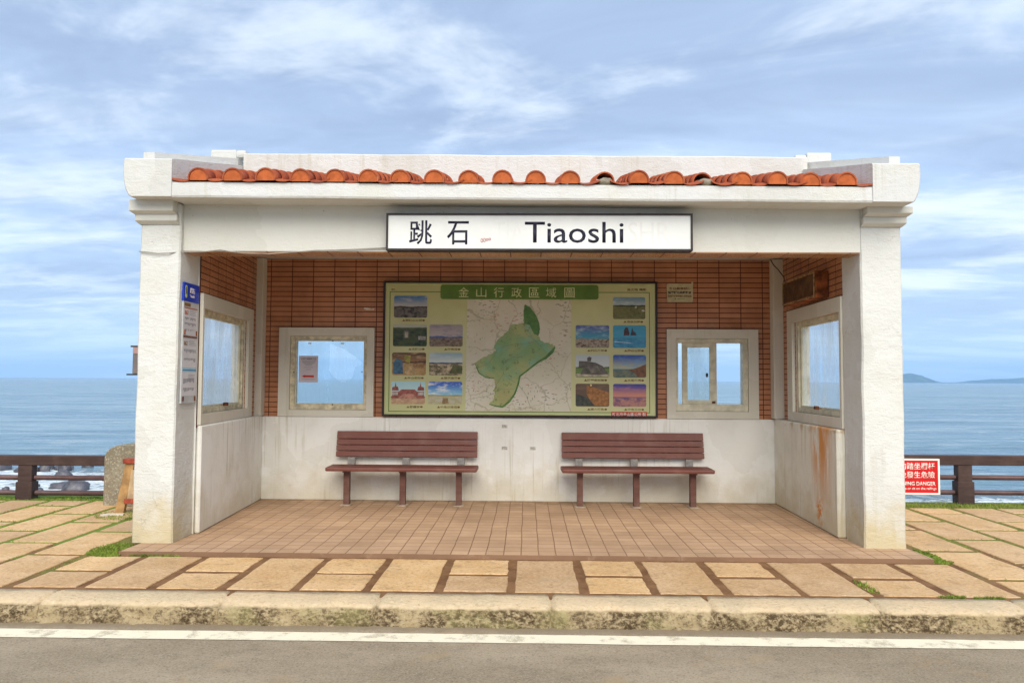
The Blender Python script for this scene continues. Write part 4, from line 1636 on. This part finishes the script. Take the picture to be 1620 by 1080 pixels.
photo(10, 971, 1023, 514, 550, ((.05, .30, .50), (.06, .34, .55), (.14, .42, .60), -.1, (.05, .30, .48), .02, (.03, .2, .40), (.08, .32, .52), 3, .4),
      [([(-.35, .1), (-.02, .1), (0, .3), (-.1, .8), (-.22, .85), (-.33, .6)], (.07, .035, .04)), ([(.05, .12), (.42, .12), (.35, .4), (.22, .5), (.17, .82), (.1, .4)], (.05, .04, .06)),
       ([(-.9, -.42), (-.1, -.52), (.3, -.62), (-.1, -.58), (-.9, -.48)], (.5, .62, .7))], '▲燭台雙嶼●')
photo(11, 912, 965, 561, 597, ((.48, .55, .58), (.55, .6, .6), (.6, .62, .6), -.15, (.05, .07, .03), .2, (.13, .22, .06), (.18, .26, .08), 5, .3),
      [([(-.98, -.95), (.98, -.95), (.98, -.62), (-.98, -.68)], (.45, .38, .28)),
       ([(-.72, -.72), (-.55, -.2), (-.82, -.05), (-.8, .45), (-.3, .42), (.2, .3), (.62, .0), (.95, -.7), (.4, -.78)], (.12, .11, .09)),
       ([(-.3, .42), (-.1, .42), (-.05, .75), (-.2, .85), (-.32, .7)], (.10, .09, .08)), ([(-.3, -.1), (.3, .05), (.5, -.5), (-.1, -.62)], (.19, .17, .14))], '▲雕塑美術館●')
photo(12, 971, 1023, 561, 597, ((.04, .10, .42), (.45, .48, .32), (.16, .34, .60), -.3, (.09, .20, .28), .03, (.07, .13, .12), (.20, .21, .14), 3, .7),
      [([(.98, -.95), (.98, .2), (.6, -.05), (.2, -.25), (-.1, -.32), (.3, -.6), (.5, -.95)], (.17, .08, .04))], '▲水尾海灘●')
photo(13, 912, 965, 607, 643, ((.14, .09, .06), (.10, .08, .06), (.20, .13, .08), -1.3, (.10, .08, .06), .0, (.1, .08, .06), (.1, .08, .06), 3, .7),
      [([(-.35, .9), (.98, .25), (.98, -.95), (.15, -.95), (-.2, -.3), (-.35, .1)], (.33, .15, .05)), ([(-.98, -.95), (.1, -.95), (-.25, -.3), (-.55, -.1), (-.98, .1)], (.055, .06, .05)),
       ([(-.14, .8), (-.05, .78), (-.03, .95), (-.14, .97)], (.85, .65, .3))], '▲磺火捕魚●')
photo(14, 971, 1023, 607, 643, ((.05, .06, .32), (.62, .26, .16), (.50, .22, .24), -.2, (.14, .10, .24), .02, (.18, .09, .16), (.45, .22, .18), 3, .5), None, '▲中角日出●')

# ------------------------------------------------------------------ benches
M['bench'] = painted_bar('bench_brown', (.175, .060, .044), (.27, .14, .11))
M['bench_leg'] = painted_bar('bench_leg_brown', (.13, .055, .040), (.24, .16, .12))
M['bracket'] = simple('galvanised', (.27, .25, .23), .6, .25, 25, .2, 90, coords='obj')
M['footing'] = simple('concrete_foot', (.40, .32, .23), .9, .25, 12, .4, 50, coords='obj')


def make_bench(loc, label):
    B = thing('bench', loc, label, 'bench', 'brown slatted benches in the shelter')
    L = Vector(loc)

    def pt(mb, name, mat, parent=B):
        for v in mb.bm.verts:
            v.co += L
        return mb.build(name, mat, parent)
    hw = .895
    # seat: two planks with a rounded nose, lightly dished
    for k, (ya, yb) in enumerate(((-.245, -.155), (-.148, -.02), (-.013, .115))):
        mb = MB()
        mb.box((-hw, ya, .415), (hw, yb, .463), .012 if k else .018, seg=2)
        pt(mb, 'seat_slat', M['bench'])
    # backrest: four slats on a raked plane
    rake = R_(13)
    Mx = Matrix.Translation((0, .19, .548)) @ Matrix.Rotation(-rake, 4, 'X')
    z = 0
    for h in (.066, .066, .066, .094):
        mb = MB()
        mb.box((-.872, -.02, z), (.872, .012, z + h), .004, M=Mx)
        pt(mb, 'back_slat', M['bench'])
        z += h + .0075
    for xl in (-.672, 0, .672):
        mb = MB()
        mb.box((xl - .034, -.10, .012), (xl + .034, -.085, .414))
        mb.box((xl - .034, -.0845, .012), (xl - .026, -.02, .414))
        mb.box((xl + .026, -.0845, .012), (xl + .034, -.02, .414))
        leg = pt(mb, 'leg', M['bench_leg'])
        mb = MB()
        mb.box((xl - .06, -.16, 0), (xl + .06, .03, .011), .003)
        pt(mb, 'foot_plate', M['footing'], leg)
        mb = MB()
        mb.box((xl - .03, -.18, .395), (xl + .03, .10, .4145))
        pt(mb, 'seat_arm', M['bench_leg'])
        # bracket that carries the back
        mb = MB()
        mb.box((xl - .04, .119, .43), (xl + .05, .165, .546), .004)
        mb.box((xl - .03, .166, .46), (xl + .03, .21, .546), .004)
        mb.box((xl - .03, .0125, .02), (xl + .03, .045, .25), .003, M=Mx)
        pt(mb, 'back_bracket', M['bracket'])
    return B


def copy_tree(o, parent=None):
    c = o.copy()
    COL.objects.link(c)
    c.parent = parent
    for ch in o.children:
        copy_tree(ch, c)
    return c


bpy.context.view_layer.update()
b1 = make_bench((-1.475, 9.32, 0), 'brown slatted bench under the left half of the map board, nearer the papered window')
b2 = copy_tree(b1)
b2.location = (1.312, 9.33, 0)
b2.rotation_euler = (0, 0, R_(.9))
b2['label'] = 'brown slatted bench under the right half of the map board, nearer the open window'

# ------------------------------------------------------------------ small things on the shelter
# stop plate and timetables on the inner face of the left column
TB = thing('timetable_board', (-3.215, 7.27, 1.25), 'narrow bus stop board with blue head and three timetables on the left column', 'timetable board')
M['blue'] = simple('print_blue', (.012, .045, .42), .35, .12, 6, 0)
M['aluminium'] = simple('aluminium', (.46, .47, .47), .45, .12, 9, .05, 80)
M['paper'] = simple('paper', (.60, .585, .60), .6, .06, 6, 0)
M['ltblue'] = simple('print_light_blue', (.30, .52, .66), .5, .06, 6, 0)
M['tt_red'] = simple('print_rust_red', (.40, .10, .05), .5, .1, 6, 0)
M['tt_text'] = simple('print_timetable', (.27, .27, .29), .5, .15, 20, 0)
M['dkblue'] = simple('print_dark_blue', (.02, .13, .30), .5, .06, 6, 0)
ya, yb = 7.105, 7.425
XT = -3.2205
ft = lambda u, v, t: (XT + .012 + t, u, v)
mb = MB()
mb.box((XT - .004, ya, 1.265), (XT + .012, yb, 2.225))
mb.build('backing', M['aluminium'], TB)
mb = MB()
mb.box((XT - .004, ya - .005, 2.226), (XT + .016, yb + .005, 2.40))
head = mb.build('blue_head', M['blue'], TB)
fh = lambda u, v, t: (XT + .0164 + t, u, v)
lettering('跳石', (7.225, 7.335, 2.305, 2.360), fh, M['white_ink'], head, bold=.02)
lettering('Tiaoshi', (7.225, 7.325, 2.268, 2.294), fh, M['white_ink'], head, bold=.01)
mb = MB()
mb.prism(rounded(7.125, 7.165, 2.255, 2.375, .018), 'x', XT + .0162, XT + .0172)
mb.build('emblem', M['pale_green'], head)
mb = MB()
mb.prism(rounded(7.137, 7.153, 2.29, 2.36, .007), 'x', XT + .0173, XT + .018)
mb.build('emblem', M['dark'], head)


def sheet(z0, z1, strip, number, rows, seed, strip_mat):
    mb = MB()
    mb.panel([ya + .014, yb - .018], [z0, z1], [], ft, .0004, .0016)
    s = mb.build('timetable', M['paper'], TB)
    mb = MB()
    if strip:
        mb.panel([ya + .016, yb - .02], [z1 - .012, z1 - .001], [], ft, .0018, .0026)
        mb.build('header_strip', strip_mat, s)
    if number:
        lettering(number, (ya + .024, ya + .10, z1 - .072, z1 - .03), lambda u, v, t: (XT + .0138 + t, u, v), M['tt_red'] if strip_mat is M['tt_red'] else M['brown_ink'], s, 'route_number', bold=.02)
    mb = MB()
    r = random.Random(seed)
    H = z1 - z0
    for k in range(4):
        zc = z1 - .025 - .014 * k
        mb.panel([ya + .13, yb - .03 - r.uniform(0, .04)], [zc - .0035, zc], [], ft, .0018, .0024)
    for (f0, f1) in rows:
        zc0, zc1 = z1 - H * f0, z1 - H * f1
        u = ya + .03
        while u < yb - .05:
            ww = r.uniform(.010, .022)
            mb.panel([u, u + ww], [zc1 + r.uniform(-.005, .02), zc0], [], ft, .0018, .0024)
            u += ww + r.uniform(.004, .010)
    mb.build('printing', M['tt_text'], s)


mb = MB()
mb.panel([ya + .018, ya + .15], [2.180, 2.210], [], ft, .0004, .0014)
op = mb.build('route_label', M['brown_ink'], TB)
sheet(1.905, 2.170, True, '863', ((.36, .44), (.55, .66), (.78, .84)), 1, M['tt_red'])
sheet(1.600, 1.882, False, '862', ((.38, .50), (.68, .80)), 2, M['brown_ink'])
sheet(1.335, 1.560, False, '', ((.28, .48), (.66, .84)), 3, M['ltblue'])
mb = MB()
mb.panel([ya + .012, yb - .016], [1.5605, 1.598], [], ft, .0006, .0020)
mb.build('blue_strip', M['ltblue'], TB)
mb = MB()
mb.panel([ya + .012, yb - .016], [1.572, 1.581], [], ft, .0022, .0030)
mb.build('blue_line', M['dkblue'], TB)
mb = MB()
mb.panel([ya + .006, yb - .02], [1.887, 1.899], [], ft, .0004, .008)
mb.build('clamp_bar', M['rust'], TB)
for yy in (ya + .02, yb - .045):
    for zc in (1.910, 1.285):
        mb = MB()
        mb.box((XT + .0125, yy, zc), (XT + .022, yy + .018, zc + .045), .003)
        mb.build('clamp', M['rust'], TB)

# notice plate on the tile beside the map
NP = thing('notice_plate', (1.912, 9.64, 2.485), 'small cream notice plate on the wall tiles above the sliding window', 'notice')
M['plate_cream'] = simple('plate_cream', (.50, .44, .27), .6, .15, 8, .05, 60)
mb = MB()
mb.prism(rounded(1.752, 2.078, 2.485, 2.718, .02), 'y', 9.630, 9.6445)
mb.build('plate', M['plate_cream'], NP)
fp = lambda u, v, t: (u, 9.6297 - t, v)
lettering('今日候車站～', (1.775, 2.055, 2.640, 2.672), fp, M['brown_ink'], NP, bold=.03)
lettering('請愛護公共設施並', (1.770, 2.055, 2.590, 2.622), fp, M['ink'], NP, bold=.03)
lettering('共同維護環境清潔勿丟垃圾', (1.765, 2.060, 2.548, 2.572), fp, M['brown_ink'], NP, bold=.03)
mb = MB()
mb.box((1.848, 9.6285, 2.520), (1.864, 9.6296, 2.535))
mb.box((1.882, 9.6285, 2.524), (1.975, 9.6296, 2.530))
mb.build('small_print', M['green'], NP)
mb = MB()
mb.box((2.058, 9.626, 2.70), (2.080, 9.6285, 2.742))
mb.build('tape', M['plate_cream'], NP)

# paper notice taped in the left back window
PN = thing('paper_notice', (-2.76, 9.655, 1.465), 'lilac paper notice with a red arrow taped inside the left back window', 'notice')
M['lilac'] = simple('paper_lilac', (.60, .54, .58), .7, .05, 6, 0)
mb = MB()
YP = YB + .010
mb.box((-2.876, YP, 1.458), (-2.633, YP + .0015, 1.792))
mb.build('sheet', M['lilac'], PN)
fp = lambda u, v, t: (u, YP - .0002 - t * .5, v)
lettering('公車路線異動公告', (-2.85, -2.655, 1.740, 1.766), fp, M['tt_text'], PN, bold=.03)
mb = MB()
for k, wd in enumerate((.18, .17, .15, .11, .08, .0, .11, .0, .06)):
    if wd:
        mb.box((-2.752 - wd / 2, YP - .0008, 1.724 - k * .0135), (-2.752 + wd / 2, YP - .0002, 1.730 - k * .0135))
mb.box((-2.83, YP - .0008, 1.497), (-2.67, YP - .0002, 1.502))
mb.build('printing', M['tt_text'], PN)
mb = MB()
mb.prism([(-2.838, 1.534), (-2.80, 1.553), (-2.80, 1.547), (-2.682, 1.547), (-2.682, 1.521), (-2.80, 1.521), (-2.80, 1.515)], 'y', YP - .0010, YP - .0003)
mb.build('arrow', M['red'], PN)

# rusted lamp box over the right side window
RB = thing('lamp_box', (3.10, 8.42, 2.36), 'rusted metal lamp box fixed above the right side window', 'lamp box')
M['old_panel'] = simple('old_panel', (.10, .048, .020), .7, .5, 8, .3, 30)
M['old_rim'] = simple('old_rim', (.32, .22, .10), .7, .6, 18, .3, 30)
M['rust_br'] = simple('rust_bright', (.26, .075, .02), .85, .7, 9, .5, 30)
mb = MB()
mb.box((2.965, 7.92, 2.365), (3.098, 8.93, 2.64), .01)
body = mb.build('body', M['rust_br'], RB)
mb = MB()
mb.box((2.958, 7.99, 2.40), (2.9645, 8.90, 2.612))
mb.build('panel', M['old_panel'], RB)
mb = MB()
rect_frame(mb, lambda u, v, t: (2.955 + t, u, v), 7.955, 8.925, 2.375, 2.636, (.014, .014, .014, .014), 0, .0098)
mb.build('rim', M['old_rim'], RB)
mb = MB()
mb.tube([(3.09, 9.2, 2.64), (3.085, 9.25, 2.75), (3.06, 9.38, 2.86), (3.03, 9.46, 2.93), (3.0, 9.48, 3.0)], .006, 6)
mb.build('wire', M['dark'], RB)

# projecting box sign on the outer side of the left wall
PS = thing('hanging_sign', (-3.85, 7.90, 1.53), 'small grey box sign projecting from the outer left wall of the shelter', 'sign')
M['sign_pink'] = simple('faded_pink', (.42, .26, .24), .6, .15, 8, .05, 60)
M['sign_grey'] = simple('faded_brown_grey', (.17, .145, .14), .6, .2, 8, .05, 60)
mb = MB()
mb.box((-4.07, 7.87, 1.545), (-3.66, 7.93, 1.75), .003)
mb.build('panel', M['sign_grey'], PS)
mb = MB()
mb.box((-4.07, 7.868, 1.7505), (-3.66, 7.932, 1.818), .003)
mb.build('head_panel', M['sign_pink'], PS)
for zc in (1.536, 1.827):
    mb = MB()
    mb.box((-4.10 if zc > 1.6 else -4.135, 7.875, zc - .008), (-3.41, 7.925, zc + .008), .003)
    mb.build('bracket', M['dark'], PS)

# scraps of old tape and bare plaster on the wall
M['scrap'] = simple('tape_scrap', (.62, .55, .45), .8, .1, 20, .1, 50)
mb = MB()
mb.prism([(-2.055, 2.405), (-2.06, 2.385), (-2.03, 2.372), (-1.93, 2.372), (-1.925, 2.395), (-1.96, 2.385), (-1.99, 2.397)], 'y', 9.6425, 9.6448)
tag(mb.build('tape_scrap', M['scrap'], origin=(-2.0, 9.644, 2.37)), 'pale torn tape scrap on the wall tiles above the papered window', 'tape')
M['scrap2'] = simple('tape_mark', (.50, .48, .42), .8, .3, 40, .1, 50)
for k, (xx_, zz_, lb) in enumerate(((-.27, .925, 'grey tape mark on the low wall under the map, highest of three'), (-.27, .655, 'grey tape mark on the low wall right beside the left bench'), (.08, .655, 'grey tape mark on the low wall between the benches, nearer the right one'))):
    mb = MB()
    mb.box((xx_ - .035, YB - .0475, zz_ - .02), (xx_ + .035, YB - .0452, zz_ + .02))
    tag(mb.build('tape_mark', M['scrap2'], origin=(xx_, YB - .045, zz_)), lb, 'tape')

# ------------------------------------------------------------------ railings
M['rail'] = painted_bar('railing_brown', (.050, .029, .025), (.11, .07, .055))
M['rail2'] = simple('railing_pipe', (.105, .058, .058), .45, .25, 5, .1, 40)


def railing(name, x0, x1, y, ztop, posts, label):
    F_ = thing(name, ((x0 + x1) / 2, y, -.05), label, 'railing')
    mb = MB()
    mb.box((x0, y - .06, ztop - .125), (x1, y + .06, ztop), .008)
    mb.build('top_rail', M['rail'], F_)
    for zc in (ztop - .285, ztop - .475):
        mb = MB()
        mb.tube([(x0, y + .02, zc), (x1, y + .02, zc)], .032, 10)
        mb.build('rail', M['rail2'], F_)
    for px_ in posts:
        mb = MB()
        mb.box((px_ - .09, y - .055, -.12), (px_ + .09, y + .055, ztop - .126), .006)
        mb.box((px_ - .105, y - .07, -.12), (px_ + .105, y + .07, ztop - .33), .006)
        mb.build('post', M['rail'], F_)
    return F_


railing('railing', -10.4, -5.045, 9.72, .515, (-6.33, -8.5), 'dark brown railing left of the shelter, ending at the granite post')
railing('railing', 3.75, 10.4, 10.0, .575, (3.95, 5.575, 7.6, 9.6), 'dark brown railing right of the shelter, carrying the red sign')

# granite post
mb = MB()
poly = [(-5.09, -.10), (-4.47, -.10), (-4.47, .60)]
poly[-1] = (-4.47, .67)
poly.append((-4.52, .70))
for a in range(90, 181, 15):
    poly.append((-4.85 + .24 * math.cos(R_(a)), .535 + .165 * math.sin(R_(a))))

mb.prism(poly, 'y', 9.24, 9.56, bevel=.012)
M['granite'] = stone_mat('granite', (.19, .175, .13), (.29, .265, .20), 1.1, .9, False, 52)
tag(mb.build('stone_post', M['granite'], origin=(-4.73, 9.4, -.05)), 'grey granite post with rounded top between railing and shelter', 'post')

# wooden trestle board beside the shelter
TR = thing('trestle_board', (-4.47, 8.75, -.03), 'weathered wooden folding board standing beside the granite post', 'trestle')
M['wood'] = simple('weathered_wood', (.36, .21, .085), .8, .35, 7, .4, 30)
M['wood2'] = simple('pale_wood', (.44, .31, .18), .8, .3, 7, .4, 30)
M['redpaint'] = simple('red_paint', (.33, .06, .03), .6, .35, 12, .2, 40)
for nm, mt, x_b, x_t, ya_, yb_, z0, z1, wd in (('leg_board', 'wood', -4.665, -4.555, 8.72, 8.77, .0, .53, .10), ('leg_board', 'wood', -4.28, -4.39, 8.73, 8.78, .0, .53, .10),
                                               ('face_board', 'wood2', -4.52, -4.475, 8.70, 8.719, .14, .46, .26)):
    mb = MB()
    V = []
    for (y, ) in ((ya_,), (yb_,)):
        V.append([mb.bm.verts.new(p) for p in ((x_b, y, z0 - .03), (x_b + wd, y, z0 - .03), (x_t + wd, y, z1), (x_t, y, z1))])
    mb.bm.faces.new(V[0]); mb.bm.faces.new(V[1][::-1])
    for i in range(4):
        mb.bm.faces.new((V[0][i], V[0][(i + 1) % 4], V[1][(i + 1) % 4], V[1][i]))
    mb.build(nm, M[mt], TR)
mb = MB()
mb.box((-4.575, 8.69, .5305), (-4.27, 8.80, .585), .006)
mb.build('red_cap', M['redpaint'], TR)
mb = MB()
mb.box((-4.54, 8.68, .08), (-4.30, 8.6985, .138), .004)
mb.build('red_rail', M['redpaint'], TR)
mb = MB()
mb.prism([(-4.72, 8.52), (-4.66, 8.60), (-4.50, 8.62), (-4.48, 8.56), (-4.60, 8.54), (-4.66, 8.48)], 'z', -.031, -.010)
tag(mb.build('stone_chip', M['scrap'], origin=(-4.6, 8.55, -.03)), 'pale flat stone chip on the moss in front of the wooden board', 'stone')

# red warning sign on the right-hand railing
WS = thing('warning_sign', (4.92, 9.92, .07), 'red warning sign with white lettering fixed to the right railing', 'sign')
M['sign_red'] = simple('sign_red', (.56, .012, .014), .35, .08, 4, 0)
mb = MB()
mb.box((4.41, 9.915, .095), (5.222, 9.938, .522), .002)
mb.build('panel', M['sign_red'], WS)
mb = MB()
rect_frame(mb, lambda u, v, t: (u, t, v), 4.398, 5.235, .085, .533, (.022, .022, .020, .020), 9.908, 9.9395)
mb.build('border', M['white_ink'], WS)
fw = lambda u, v, t: (u, 9.9148 - t, v)
lettering('請勿踏坐欄杆', (4.648, 5.176, .398, .483), fw, M['white_ink'], WS, bold=.008)
lettering('以免發生危險', (4.648, 5.176, .290, .375), fw, M['white_ink'], WS, bold=.008)
lettering('WARNING DANGER', (4.63, 5.182, .196, .246), fw, M['white_ink'], WS, bold=.018)
lettering('Do not step or sit on the railings', (4.60, 5.190, .135, .176), fw, M['white_ink'], WS, bold=.012)

# ------------------------------------------------------------------ grass and moss
M['grass'] = simple('grass_blade', (.17, .235, .030), .7, .35, 5, 0)
mb = MB()
rnd = random.Random(77)


def free(x, y):
    return not any(a < x < b_ and c < y < d for a, b_, c, d in near_rects)


def blade(x, y, h, z=Z_PAVE - .014):
    a = rnd.uniform(0, 6.283)
    wd = rnd.uniform(.003, .006)
    lx_, ly_ = math.cos(a) * wd, math.sin(a) * wd
    tx, ty = rnd.gauss(0, .35) * h, rnd.gauss(0, .35) * h
    bm = mb.bm
    v = [bm.verts.new(p) for p in ((x - lx_, y - ly_, z), (x + lx_, y + ly_, z), (x + lx_ * .6 + tx * .5, y + ly_ * .6 + ty * .5, z + h * .65), (x + tx, y + ty, z + h))]
    bm.faces.new((v[0], v[1], v[2]))
    bm.faces.new((v[0], v[2], v[3]))


# strip along the edge of the pavement
for _ in range(16000):
    x = rnd.uniform(-9.5, 9.5)
    if -3.6 < x < 3.5:
        continue
    y = rnd.uniform(9.52, 9.85 if x < 0 else 10.0)
    blade(x, y, rnd.uniform(.015, .04) * (1 + .5 * mnoise.noise((x * 1.5, y, 0))))
# clumps and joints
near_rects = [r for r in slab_rects if abs(r[0]) < 9]
for cx, cy, rx_, ry_, n in ((-3.72, 6.90, .16, .26, 1500), (-3.62, 6.66, .12, .05, 500), (3.56, 6.98, .07, .22, 800), (3.55, 6.72, .10, .07, 400), (-4.35, 8.62, .45, .35, 2600), (3.05, 5.64, .1, .03, 200), (3.3, 5.62, .12, .02, 200), (2.55, 5.9, .05, .2, 150), (-3.2, 6.66, .25, .025, 300)):
    for _ in range(n):
        a, r = rnd.uniform(0, 6.283), math.sqrt(rnd.random())
        x, y = cx + math.cos(a) * r * rx_, cy + math.sin(a) * r * ry_
        if -3.53 < x < 3.47 and y > 6.69:
            continue
        blade(x, y, rnd.uniform(.008, .022), Z_PAVE - .004)
cnt = 0
while cnt < 12000:
    x = rnd.uniform(-8.5, -3.6) if rnd.random() < .72 else rnd.uniform(3.5, 8.5)
    y = 6.0 + 3.5 * rnd.random() ** .7
    if mnoise.noise((x * .8, y * .9, 5)) < (-.12 if x < 0 else .12):
        if rnd.random() < .93:
            cnt += .2
            continue
    if free(x, y):
        blade(x, y, rnd.uniform(.010, .026))
        cnt += 1
tag(mb.build('grass', M['grass'], normals=False), 'short bright grass and moss in the paving joints and along the edge', None, None, 'stuff')
